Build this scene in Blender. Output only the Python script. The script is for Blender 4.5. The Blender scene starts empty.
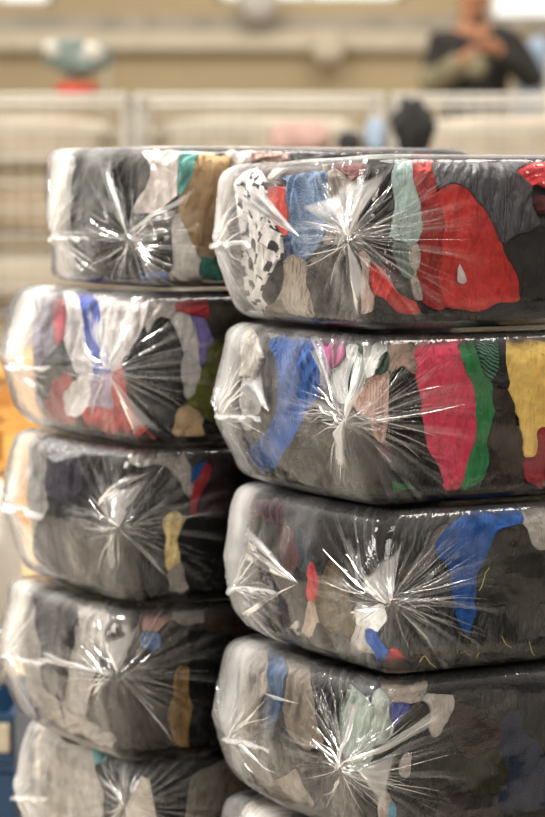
import bpy, bmesh, math, random
import numpy as np
from mathutils import Vector

random.seed(7)
RNG = np.random.default_rng(7)
scene = bpy.context.scene
COL = scene.collection

# ------------------------------------------------------------------ camera
CAM = np.array([0.0, 0.0, 1.55])
LENS, PITCH = 110.0, math.radians(4.99)
FPX = LENS / 36.0 * 817.0
cam_data = bpy.data.cameras.new('camera')
cam = bpy.data.objects.new('camera', cam_data)
COL.objects.link(cam)
scene.camera = cam
cam.location = CAM
cam.rotation_euler = (math.pi / 2 - PITCH, 0, 0)
cam_data.sensor_fit = 'VERTICAL'
cam_data.sensor_height = 36.0
cam_data.sensor_width = 24.0
cam_data.lens = LENS
cam_data.clip_end = 100
cam_data.dof.use_dof = True
cam_data.dof.focus_distance = 4.28
cam_data.dof.aperture_fstop = 2.7
FWD = np.array([0, math.cos(PITCH), -math.sin(PITCH)])
UPV = np.array([0, math.sin(PITCH), math.cos(PITCH)])


def project(P):
    d = P - CAM
    dep = d @ FWD
    return np.stack([272.5 + FPX * d[..., 0] / dep, 408.5 - FPX * (d @ UPV) / dep], -1)


def at(px, py, Y):
    """the point of the place seen at a pixel of the photograph, Y metres away"""
    dx, dz = (px - 272.5) / FPX, (408.5 - py) / FPX
    d = np.array([dx, FWD[1] + dz * UPV[1], FWD[2] + dz * UPV[2]])
    return CAM + d * (Y / d[1])


# ------------------------------------------------------------------ noise
def _hash(i, j, s):
    n = (i.astype(np.int64) * 374761393 + j.astype(np.int64) * 668265263 + int(s) * 1274126177) & 0xFFFFFFFF
    n = ((n ^ (n >> 13)) * 1274126177) & 0xFFFFFFFF
    n = n ^ (n >> 16)
    return (n & 0xFFFF) / 65535.0


def vnoise(x, y, s=0):
    i, j = np.floor(x), np.floor(y)
    fx, fy = x - i, y - j
    fx, fy = fx * fx * fx * (fx * (fx * 6 - 15) + 10), fy * fy * fy * (fy * (fy * 6 - 15) + 10)
    a, b = _hash(i, j, s), _hash(i + 1, j, s)
    c, d = _hash(i, j + 1, s), _hash(i + 1, j + 1, s)
    return (a * (1 - fx) + b * fx) * (1 - fy) + (c * (1 - fx) + d * fx) * fy


def fbm(x, y, s=0, o=3):
    t, a, w = 0, 1.0, 0
    for k in range(o):
        t = t + a * vnoise(x * 2 ** k, y * 2 ** k, s + 17 * k)
        w += a
        a *= .5
    return t / w


# ------------------------------------------------------------------ materials
def lin(h):
    h = h.lstrip('#')
    c = [int(h[i:i + 2], 16) / 255 for i in (0, 2, 4)]
    return tuple((x / 12.92 if x <= .04045 else ((x + .055) / 1.055) ** 2.4) for x in c)


class NT:
    def __init__(self, name):
        self.m = bpy.data.materials.new(name)
        self.m.use_nodes = True
        self.t = self.m.node_tree
        self.t.nodes.clear()
        self.out = self.t.nodes.new('ShaderNodeOutputMaterial')

    def n(self, typ, **kw):
        nd = self.t.nodes.new('ShaderNode' + typ)
        for k, v in kw.items():
            if k.startswith('_'):
                setattr(nd, k[1:], v)
            else:
                s = nd.inputs[int(k[1:])] if k[0] == 'i' and k[1:].isdigit() else nd.inputs[k.replace('_', ' ')]
                if isinstance(v, bpy.types.NodeSocket):
                    self.t.links.new(v, s)
                else:
                    s.default_value = v
        return nd

    def math(self, op, a, b=0.0, c=0.0, clamp=False):
        return self.n('Math', _operation=op, _use_clamp=clamp, i0=a, i1=b, i2=c).outputs[0]

    def ramp(self, v, a, b, lo=0.0, hi=1.0, smooth=True):
        return self.n('MapRange', _interpolation_type='SMOOTHSTEP' if smooth else 'LINEAR',
                      Value=v, From_Min=a, From_Max=b, To_Min=lo, To_Max=hi).outputs[0]

    def mix(self, f, a, b):
        nd = self.n('Mix', _data_type='RGBA')
        for s, v in ((nd.inputs[0], f), (nd.inputs[6], a), (nd.inputs[7], b)):
            if isinstance(v, bpy.types.NodeSocket):
                self.t.links.new(v, s)
            else:
                s.default_value = v
        return nd.outputs[2]

    def surf(self, s):
        self.t.links.new(s, self.out.inputs[0])
        return self.m


_cloth = {}


def cloth(hexc, kind='plain'):
    key = (hexc, kind)
    if key in _cloth:
        return _cloth[key]
    g = NT('cloth_' + kind)
    c0 = lin(hexc)
    gy = .3 * c0[0] + .6 * c0[1] + .1 * c0[2]
    c0 = tuple(x * .86 + gy * .14 for x in c0)
    dk = .36 + .64 * min(1, max(c0) / .25)
    c = tuple(x * dk for x in c0) + (1,)
    uv = g.n('UVMap', _uv_map='uv').outputs[0]
    mott = g.n('TexNoise', Vector=uv, Scale=38.0, Detail=4.0, Roughness=.6).outputs[0]
    base = g.mix(g.ramp(mott, .3, .75), tuple(x * .78 for x in c[:3]) + (1,), tuple(min(1, x * 1.12 + .004) for x in c[:3]) + (1,))
    crk = g.n('Mapping', Vector=uv, Scale=(60, 17, 1), Rotation=(0, 0, .35)).outputs[0]
    crease = g.n('TexNoise', Vector=crk, Scale=1.0, Detail=3.0, Distortion=.8).outputs[0]
    crease = g.math('ABSOLUTE', g.math('SUBTRACT', crease, .5))
    fine = g.n('TexNoise', Vector=uv, Scale=900.0, Detail=2.0).outputs[0]
    h = g.math('ADD', g.math('MULTIPLY', crease, 2.2), g.math('MULTIPLY', fine, .10))
    rough = .85
    if kind == 'checks':
        mp = g.n('Mapping', Vector=uv, Rotation=(0, 0, .5)).outputs[0]
        dis = g.n('TexNoise', Vector=uv, Scale=28.0, Detail=1.0).outputs[1]
        mp = g.n('VectorMath', _operation='MULTIPLY_ADD', i0=dis, i1=(.02, .02, 0), i2=mp).outputs[0]
        ck = g.n('TexChecker', Vector=mp, Scale=44.0).outputs[1]
        sp = g.n('SeparateXYZ', Vector=mp).outputs
        band = g.math('GREATER_THAN', g.math('SINE', g.math('MULTIPLY', sp[1], 150.0)), .0)
        ck = g.math('MULTIPLY', g.math('SUBTRACT', 1.0, ck), g.math('MAXIMUM', band, .15))
        base = g.mix(ck, c, tuple(lin('#1c1c24')) + (1,))
    elif kind == 'stripes':
        sp = g.n('SeparateXYZ', Vector=g.n('Mapping', Vector=uv, Rotation=(0, 0, .6)).outputs[0]).outputs
        band = g.math('GREATER_THAN', g.math('SINE', g.math('MULTIPLY', sp[1], 900.0)), .2)
        base = g.mix(band, base, tuple(lin('#16281f')) + (1,))
    elif kind == 'knit':
        w = g.n('TexWave', _wave_type='BANDS', _bands_direction='X', Vector=uv, Scale=38.0, Distortion=3.0,
                Detail=2.0, Detail_Scale=3.0).outputs[1]
        h = g.math('ADD', h, g.math('MULTIPLY', w, .35))
    elif kind == 'net':
        vo = g.n('TexVoronoi', Vector=uv, Scale=260.0, Randomness=.15).outputs[0]
        h = g.math('ADD', h, g.math('MULTIPLY', vo, .6))
        base = g.mix(g.ramp(vo, .15, .5), tuple(x * .4 for x in c[:3]) + (1,), c)
    elif kind == 'fuzzy':
        fz = g.n('TexNoise', Vector=uv, Scale=330.0, Detail=4.0, Roughness=.8).outputs[0]
        h = g.math('ADD', h, g.math('MULTIPLY', fz, 1.2))
        base = g.mix(g.ramp(fz, .4, .65), tuple(x * .5 for x in c[:3]) + (1,), tuple(min(1, x * 1.4) for x in c[:3]) + (1,))
    elif kind == 'shiny':
        rough = .42
    elif kind == 'speckled':
        vo = g.n('TexVoronoi', Vector=uv, Scale=85.0).outputs[0]
        base = g.mix(g.math('LESS_THAN', vo, .28), base, tuple(lin('#d9d2cc')) + (1,))
    bump = g.n('Bump', Strength=1.0, Distance=.006, Height=h).outputs[0]
    p = g.n('BsdfPrincipled', Base_Color=base, Roughness=rough, Normal=bump)
    p.inputs['Sheen Weight'].default_value = .03
    p.inputs['Specular IOR Level'].default_value = .5 if kind == 'shiny' else .25
    _cloth[key] = g.surf(p.outputs[0])
    return _cloth[key]


def make_filling():
    g = NT('packed_cloth')
    co = g.n('TexCoord').outputs[3]
    dis = g.n('TexNoise', Vector=co, Scale=9.0, Detail=3.0).outputs[1]
    v = g.n('VectorMath', _operation='MULTIPLY_ADD', i0=dis, i1=(.12, .12, .06), i2=co).outputs[0]
    v = g.n('Mapping', Vector=v, Scale=(1.5, 1.5, .7)).outputs[0]
    vo = g.n('TexVoronoi', Vector=v, Scale=9.0)
    cell = g.n('SeparateColor', Color=vo.outputs[1]).outputs[0]
    cr = g.n('ValToRGB', Fac=cell)
    cr.color_ramp.interpolation = 'CONSTANT'
    cols = ['#35302d', '#4c443e', '#2a2a30', '#6d6259', '#2c3a5c', '#8c8379', '#3b3330', '#5b2a30', '#a39a8f', '#47433a']
    el = cr.color_ramp.elements
    el[0].color = lin(cols[0]) + (1,)
    el[1].position, el[1].color = .1, lin(cols[1]) + (1,)
    for k in range(2, 10):
        e = el.new(k / 10)
        e.color = lin(cols[k]) + (1,)
    n2 = g.n('TexNoise', Vector=co, Scale=60.0, Detail=4.0).outputs[0]
    b = g.n('Bump', Strength=.8, Distance=.006, Height=n2).outputs[0]
    p = g.n('BsdfPrincipled', Base_Color=cr.outputs[0], Roughness=.9, Normal=b)
    return g.surf(p.outputs[0])


def make_film(name, base_haze, streaks=True, gloss=1.0):
    g = NT(name)
    uv = g.n('UVMap', _uv_map='uv').outputs[0]
    haze = base_haze
    crk = g.n('TexNoise', Vector=uv, Scale=26.0, Detail=3.0, Roughness=.55, Distortion=.4).outputs[0]
    hgt = g.math('MULTIPLY', g.math('ABSOLUTE', g.math('SUBTRACT', crk, .5)), .45)
    if not streaks:
        haze = g.math('MULTIPLY', g.n('Attribute', _attribute_name='body').outputs[2], base_haze)
    if streaks:
        lay = g.n('Attribute', _attribute_name='layers').outputs[2]
        haze = g.math('ADD', haze, lay)
        for k, (nm, amp) in enumerate((('ear_far', .8), ('ear_near', 1.0))):
            e = g.n('UVMap', _uv_map=nm).outputs[0]
            r = g.n('VectorMath', _operation='LENGTH', i0=e).outputs[1]
            d = g.n('VectorMath', _operation='NORMALIZE', i0=e).outputs[0]
            sp = g.n('SeparateXYZ', Vector=d).outputs
            cv = g.n('CombineXYZ', i0=g.math('MULTIPLY', sp[0], 4.0), i1=g.math('MULTIPLY', sp[1], 9.0),
                     i2=g.math('ADD', g.math('MULTIPLY', r, 5.0), 3.7 * k)).outputs[0]
            nz = g.n('TexNoise', Vector=cv, Scale=1.0, Detail=2.5, Roughness=.65).outputs[0]
            nz2 = g.n('TexNoise', Vector=cv, Scale=.8, Detail=1.0, Roughness=.5, Distortion=.3).outputs[0]
            rid = g.math('SUBTRACT', 1.0, g.math('MULTIPLY', g.math('ABSOLUTE', g.math('SUBTRACT', nz, .56)), 20.0), clamp=True)
            fall = g.math('MULTIPLY', g.ramp(r, .01, .24, 1.0, 0.0), g.ramp(g.math('ABSOLUTE', sp[0]), .1, .8, .35, 1.0))
            fall = g.math('MULTIPLY', fall, g.ramp(r, 0.0, .02, .2, 1.0))
            thin = g.math('POWER', rid, 2.0)
            st = g.math('MULTIPLY', g.math('MULTIPLY', thin, fall), amp)
            haze = g.math('ADD', haze, g.math('ADD', g.math('MULTIPLY', st, .42), g.math('MULTIPLY', g.math('MULTIPLY', g.ramp(nz2, .52, .72), fall), .22 * amp)))
            hgt = g.math('ADD', hgt, g.math('MULTIPLY', g.math('MULTIPLY', rid, fall), .35 * amp))
    wide = g.n('TexNoise', Vector=g.n('Mapping', Vector=uv, Scale=(6, 19, 1), Rotation=(0, 0, .5)).outputs[0],
               Scale=1.0, Detail=3.0, Distortion=.5).outputs[0]
    haze = g.math('ADD', haze, g.ramp(wide, .62, .8, 0.0, .05))
    haze = g.math('MINIMUM', haze, .8)
    bump = g.n('Bump', Strength=.8, Distance=.006, Height=hgt).outputs[0]
    fr = g.n('Fresnel', IOR=1.4, Normal=bump).outputs[0]
    fr = g.math('MULTIPLY', fr, 1.1 * gloss, clamp=True)
    if not streaks:
        fr = g.math('MULTIPLY', fr, g.n('Attribute', _attribute_name='body').outputs[2], clamp=True)
    clear = g.n('BsdfTransparent', Color=(.99, .99, .988, 1)).outputs[0]
    gl = g.n('BsdfGlossy', Color=(1, 1, 1, 1), Roughness=.09, Normal=bump).outputs[0]
    df = g.n('BsdfDiffuse', Color=(.86, .85, .83, 1), Normal=bump).outputs[0]
    tl = g.n('BsdfTranslucent', Color=(.86, .85, .83, 1), Normal=bump).outputs[0]
    milk = g.n('MixShader', i0=.4, i1=df, i2=tl).outputs[0]
    body = g.n('MixShader', i0=haze, i1=clear, i2=milk).outputs[0]
    return g.surf(g.n('MixShader', i0=fr, i1=body, i2=gl).outputs[0])


def simple(name, hexc, rough=.7, metal=0.0, var=.15, scale=6.0, bump=0.0, alpha_noise=None):
    g = NT(name)
    c = lin(hexc)
    co = g.n('TexCoord').outputs[3]
    n1 = g.n('TexNoise', Vector=co, Scale=scale, Detail=4.0).outputs[0]
    base = g.mix(g.ramp(n1, .3, .7), tuple(x * (1 - var) for x in c) + (1,), tuple(min(1, x * (1 + var)) for x in c) + (1,))
    p = g.n('BsdfPrincipled', Base_Color=base, Roughness=rough, Metallic=metal)
    if bump:
        g.t.links.new(g.n('Bump', Strength=.5, Distance=bump, Height=n1).outputs[0], p.inputs['Normal'])
    return g.surf(p.outputs[0])


FILM = make_film('clear_film', .0)
PLEAT = make_film('folded_film', .24, False, .55)
SHEET = make_film('bunched_film_glint', .52, False, 1.3)  # milky white with painted-in reflections for the folds; also covers the fin
FILLING = make_filling()


# ------------------------------------------------------------------ object helpers
def tag(o, label=None, cat=None, group=None, kind=None):
    if label:
        o['label'] = label
    if cat:
        o['category'] = cat
    if group:
        o['group'] = group
    if kind:
        o['kind'] = kind
    return o


def empty(name, loc, label, cat, group=None, rz=0.0):
    o = bpy.data.objects.new(name, None)
    o.empty_display_size = .1
    COL.objects.link(o)
    o.location = loc
    o.rotation_euler = (0, 0, rz)
    return tag(o, label, cat, group)


def mesh_np(name, V, F, mat, uvs=None, attr=None, parent=None, smooth=True):
    me = bpy.data.meshes.new(name)
    V = np.ascontiguousarray(V, dtype=np.float32)
    if parent is not None:
        V = V - np.array(parent.location, dtype=np.float32)
    F = np.ascontiguousarray(F, dtype=np.int32)
    n = F.shape[1]
    me.vertices.add(len(V))
    me.vertices.foreach_set('co', V.ravel())
    me.loops.add(F.size)
    me.loops.foreach_set('vertex_index', F.ravel())
    me.polygons.add(len(F))
    me.polygons.foreach_set('loop_start', np.arange(0, F.size, n, dtype=np.int32))
    if uvs:
        for nm, arr in uvs.items():
            l = me.uv_layers.new(name=nm)
            l.data.foreach_set('uv', np.ascontiguousarray(arr[F.ravel()], dtype=np.float32).ravel())
    if attr:
        for nm, arr in attr.items():
            a = me.attributes.new(nm, 'FLOAT', 'POINT')
            a.data.foreach_set('value', np.ascontiguousarray(arr, dtype=np.float32))
    me.update(calc_edges=True)
    me.polygons.foreach_set('use_smooth', np.full(len(F), smooth))
    me.materials.append(mat)
    o = bpy.data.objects.new(name, me)
    COL.objects.link(o)
    if parent is not None:
        o.parent = parent
    return o


class MB:
    def __init__(self):
        self.b = bmesh.new()

    def box(self, lo, hi, bev=0.0):
        r = bmesh.ops.create_cube(self.b, size=1.0)
        for v in r['verts']:
            v.co = Vector([lo[k] + (v.co[k] + .5) * (hi[k] - lo[k]) for k in range(3)])
        if bev:
            es = list({e for v in r['verts'] for e in v.link_edges})
            bmesh.ops.bevel(self.b, geom=es, offset=bev, segments=2, affect='EDGES')
        return self

    def tube(self, pts, r, n=10):
        rings = []
        pts = [Vector(p) for p in pts]
        rr = r if isinstance(r, (list, tuple)) else [r] * len(pts)
        for i, p in enumerate(pts):
            d = (pts[min(i + 1, len(pts) - 1)] - pts[max(i - 1, 0)]).normalized()
            a = d.orthogonal().normalized() if i == 0 else (a - d * a.dot(d)).normalized()
            b = d.cross(a)
            rings.append([self.b.verts.new(p + (a * math.cos(t) + b * math.sin(t)) * rr[i])
                          for t in [2 * math.pi * k / n for k in range(n)]])
        for q, s in zip(rings, rings[1:]):
            for k in range(n):
                self.b.faces.new((q[k], q[(k + 1) % n], s[(k + 1) % n], s[k]))
        self.b.faces.new(rings[0][::-1])
        self.b.faces.new(rings[-1])
        return self

    def blob(self, c, s, seed=0, amp=.2, sub=4, sq=1.0):
        r = bmesh.ops.create_icosphere(self.b, subdivisions=sub, radius=1.0)
        rn = random.Random(seed)
        o = Vector((rn.random() * 50, rn.random() * 50, rn.random() * 50))
        from mathutils import noise
        for v in r['verts']:
            n = v.co.normalized()
            k = 1 + amp * noise.noise(n * 1.7 + o) + amp * .5 * abs(noise.noise(n * 4 + o))
            q = Vector([math.copysign(abs(x) ** sq, x) for x in n])
            v.co = Vector([c[i] + q[i] * s[i] * k for i in range(3)])
        return self

    def build(self, name, mat, parent=None, smooth=False):
        bmesh.ops.recalc_face_normals(self.b, faces=self.b.faces)
        me = bpy.data.meshes.new(name)
        if parent is not None:
            off = Vector(parent.location) if parent.parent is None else Vector((0, 0, 0))
            bmesh.ops.translate(self.b, verts=self.b.verts, vec=-off)
        self.b.to_mesh(me)
        self.b.free()
        if smooth:
            me.polygons.foreach_set('use_smooth', [True] * len(me.polygons))
        me.materials.append(mat)
        o = bpy.data.objects.new(name, me)
        COL.objects.link(o)
        if parent is not None:
            o.parent = parent
        return o


# ------------------------------------------------------------------ bale surface
def footprint(L, W, rc, bulge):
    """closed loop; starts half-way round the far left corner, runs along the end, round the near corner, along the front"""
    pts = []

    def arc(cx, cy, a0, a1, n=60):
        for t in np.linspace(a0, a1, n, endpoint=False):
            pts.append((cx + rc * math.cos(t), cy + rc * math.sin(t)))

    def seg(p, q, n=120, out=(0, 0)):
        for t in np.linspace(0, 1, n, endpoint=False):
            b = bulge * math.sin(math.pi * t)
            pts.append((p[0] + (q[0] - p[0]) * t + out[0] * b, p[1] + (q[1] - p[1]) * t + out[1] * b))
    pi = math.pi
    arc(rc, W - rc, .75 * pi, pi, 30)
    seg((0, W - rc), (0, rc), out=(-1, 0))
    arc(rc, rc, pi, 1.5 * pi)
    seg((rc, 0), (L - rc, 0), 200, out=(0, -1))
    arc(L - rc, rc, 1.5 * pi, 2 * pi)
    seg((L, rc), (L, W - rc), out=(1, 0))
    arc(L - rc, W - rc, 0, .5 * pi)
    seg((L - rc, W), (rc, W), 200, out=(0, 1))
    arc(rc, W - rc, .5 * pi, .75 * pi, 30)
    p = np.array(pts)
    q = np.vstack([p, p[:1]])
    s = np.concatenate([[0], np.cumsum(np.linalg.norm(np.diff(q, axis=0), axis=1))])
    return q, s


class Bale:
    def __init__(self, key, C, yaw, z0, z1, L=.74, W=.54, rc=.062, rz=.040, bulge=.014, tent=.03, seed=1, vis=.62, cut=.024, slope=0.0):
        self.cut, self.slope = cut, slope
        self.key, self.seed, self.tent = key, seed, tent
        self.C, self.yaw, self.z0, self.z1, self.L, self.W = C, math.radians(yaw), z0, z1, L, W
        self.rc, self.rz, self.bulge = rc, rz, bulge
        self.fp, self.fs = footprint(L, W, rc, bulge)
        self.P = self.fs[-1]
        self.fp2, self.fs2 = footprint(L, W, min(rc, .034), bulge)
        self.vis = vis
        self.hh = (z1 - z0) / 2

    def axes(self, step, film=False):
        per = self.fs2[-1] if film else self.P
        u = np.concatenate([np.arange(-.10, self.W + self.vis, step),
                            np.linspace(self.W + self.vis, per - .10, 46)[1:]])
        h, rz = self.hh, self.rz * (.62 if film else 1)
        # profile: (inset, z, v)
        pr = []
        n_side = int((2 * (h - rz)) / step)
        n_arc = max(6, int(rz * math.pi / 2 / step))
        for z in np.linspace(-(h - rz), h - rz, n_side + 1):
            pr.append((0.0, z, z))
        for k in range(1, n_arc + 1):
            a = k / n_arc * math.pi / 2
            pr.append((rz * (1 - math.cos(a)), h - rz + rz * math.sin(a), h - rz + rz * a))
        v0 = pr[-1][2]
        ins = list(np.arange(rz + step * 1.3, rz + .10, step * 1.3)) + list(np.linspace(rz + .10, self.W / 2 * .96, 8))
        for k in ins:
            pr.append((k, h, v0 + k - rz))
        bot = [(i, -z, -v) for (i, z, v) in pr if z > h - rz + 1e-9][::-1]
        return u, np.array(bot + pr)

    def surf(self, u, pr, film=False):
        fp, fs = (self.fp2, self.fs2) if film else (self.fp, self.fs)
        um = np.mod(u, fs[-1])
        x = np.interp(um, fs, fp[:, 0])
        y = np.interp(um, fs, fp[:, 1])
        mx = np.clip(x, self.W / 2, self.L - self.W / 2)
        my = np.full_like(y, self.W / 2)
        ins, z, v = pr[:, 0], pr[:, 1], pr[:, 2]
        k = 1 - ins / (self.W / 2)
        X = mx[:, None] + (x - mx)[:, None] * k[None]
        Y = my[:, None] + (y - my)[:, None] * k[None]
        Z = np.broadcast_to(z[None], X.shape).copy()
        U, Vv = np.meshgrid(u, v, indexing='ij')
        if film:
            # the sealed end is drawn out to a ridge at mid height
            t = np.clip(1 - np.abs(Z) / (self.hh * .98), 0, 1) ** .8
            e = np.clip(1 - X / .17, 0, 1)
            e = e * e * (3 - 2 * e)
            X = X - self.tent * t * e
        # the far lower corner is pulled in, the far upper one sags a little
        wy = np.clip(Y / self.W, 0, 1)
        wx = np.clip(1 - X / .32, 0, 1)
        lo = np.clip(-Z / self.hh, 0, 1) ** 1.6
        Y = Y - self.cut * lo * wy ** 2 * wx
        X = X + self.cut * .7 * lo * wy * wx
        Z = np.where(Z > 0, Z * (1 - self.slope * wy * wx), Z)
        cy, sy = math.cos(self.yaw), math.sin(self.yaw)
        zc = (self.z0 + self.z1) / 2
        P = np.stack([self.C[0] + X * cy - Y * sy, self.C[1] + X * sy + Y * cy, zc + Z], -1)
        N = self.normals(P)
        # uneven packing
        s = self.seed * 31
        edge = np.clip((1 - np.abs(Z) / self.hh) * 3.2, 0, 1)
        low = (fbm(U * 7, Vv * 7, s, 2) - .5) * .028 * edge
        P = P + N * low[..., None]
        self.side = edge
        
        return P, self.normals(P), U, Vv

    @staticmethod
    def normals(P):
        du = np.gradient(P, axis=0)
        dv = np.gradient(P, axis=1)
        n = np.cross(du, dv)
        l = np.linalg.norm(n, axis=-1, keepdims=True)
        return n / np.maximum(l, 1e-12)


def inside(px, py, poly):
    r = np.zeros(px.shape, bool)
    n = len(poly)
    for a in range(n):
        x1, y1 = poly[a]
        x2, y2 = poly[(a + 1) % n]
        if y1 == y2:
            continue
        c = ((y1 > py) != (y2 > py)) & (px < (x2 - x1) * (py - y1) / (y2 - y1) + x1)
        r ^= c
    return r


STEP = .003


def short(d):
    w = []
    for x in d.split():
        if x in ('garment', 'jacket', 'sweater', 'piece', 'strap', 'cord', 'strip', 'scrap', 'cloth', 'and', 'knit', 'towelling', 'collar', 'of', 'sliver', 'padded', 'folded'):
            break
        if x not in ('large', 'small', 'narrow', 'curved', 'thin'):
            w.append(x)
    return ' '.join(w[:2])


def one_piece(lab, garments, key):
    """every garment shows as one patch: stray islands go to the neighbour they touch most"""
    for rnd in range(3):
        comp = -np.ones(lab.shape, int)
        L = lab.tolist()
        cells, labs = [], []
        nu, nv = lab.shape
        for i in range(nu):
            for j in range(nv):
                if comp[i, j] >= 0:
                    continue
                k, cid, st, cl = L[i][j], len(cells), [(i, j)], []
                comp[i, j] = cid
                while st:
                    a, c = st.pop()
                    cl.append((a, c))
                    for x, y in ((a + 1, c), (a - 1, c), (a, c + 1), (a, c - 1)):
                        if 0 <= x < nu and 0 <= y < nv and comp[x, y] < 0 and L[x][y] == k:
                            comp[x, y] = cid
                            st.append((x, y))
                cells.append(cl)
                labs.append(k)
        big = {}
        for cid, cl in enumerate(cells):
            if labs[cid] not in big or len(cl) > len(cells[big[labs[cid]]]):
                big[labs[cid]] = cid
        moved = False
        for cid, cl in enumerate(cells):
            if labs[cid] == 0 or big[labs[cid]] == cid:
                continue
            cnt = {}
            for a, c in cl:
                for x, y in ((a + 1, c), (a - 1, c), (a, c + 1), (a, c - 1)):
                    if 0 <= x < nu and 0 <= y < nv and L[x][y] != labs[cid]:
                        cnt[L[x][y]] = cnt.get(L[x][y], 0) + 1
            if len(cl) > 150:
                q = np.array(cl).mean(0)
                near = [short(garments[x - 1][1]) for x in sorted(cnt, key=lambda x: -cnt[x]) if x]
                g0 = garments[labs[cid] - 1]
                if len(cl) > 220 and len(near) > 0:
                    f = 1 + .35 * math.sin(len(garments) * 2.3)
                    rgb = [max(0, min(255, int(int(g0[2][1 + 2 * c:3 + 2 * c], 16) * f))) for c in range(3)]
                    fold = g0[3][:3] if len(g0[3]) > 2 else g0[3][:2]
                    between = f'between {near[0]} and {near[1]} ones' if len(near) > 1 else f'next to the {near[0]} one'
                    garments.append((g0[0], f'{short(g0[1])} {g0[0]} {between}', '#%02x%02x%02x' % tuple(rgb),
                                     ((g0[3][0] + 25 * math.sin(len(garments))),) + tuple(fold[1:]), []))
                    for a, c in cl:
                        lab[a, c] = len(garments)
                        L[a][c] = len(garments)
                    moved = True
                    continue
            t = max(cnt, key=lambda x: cnt[x] if x else 0)
            for a, c in cl:
                lab[a, c] = t
            moved = True
        if not moved:
            break
    return lab


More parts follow.
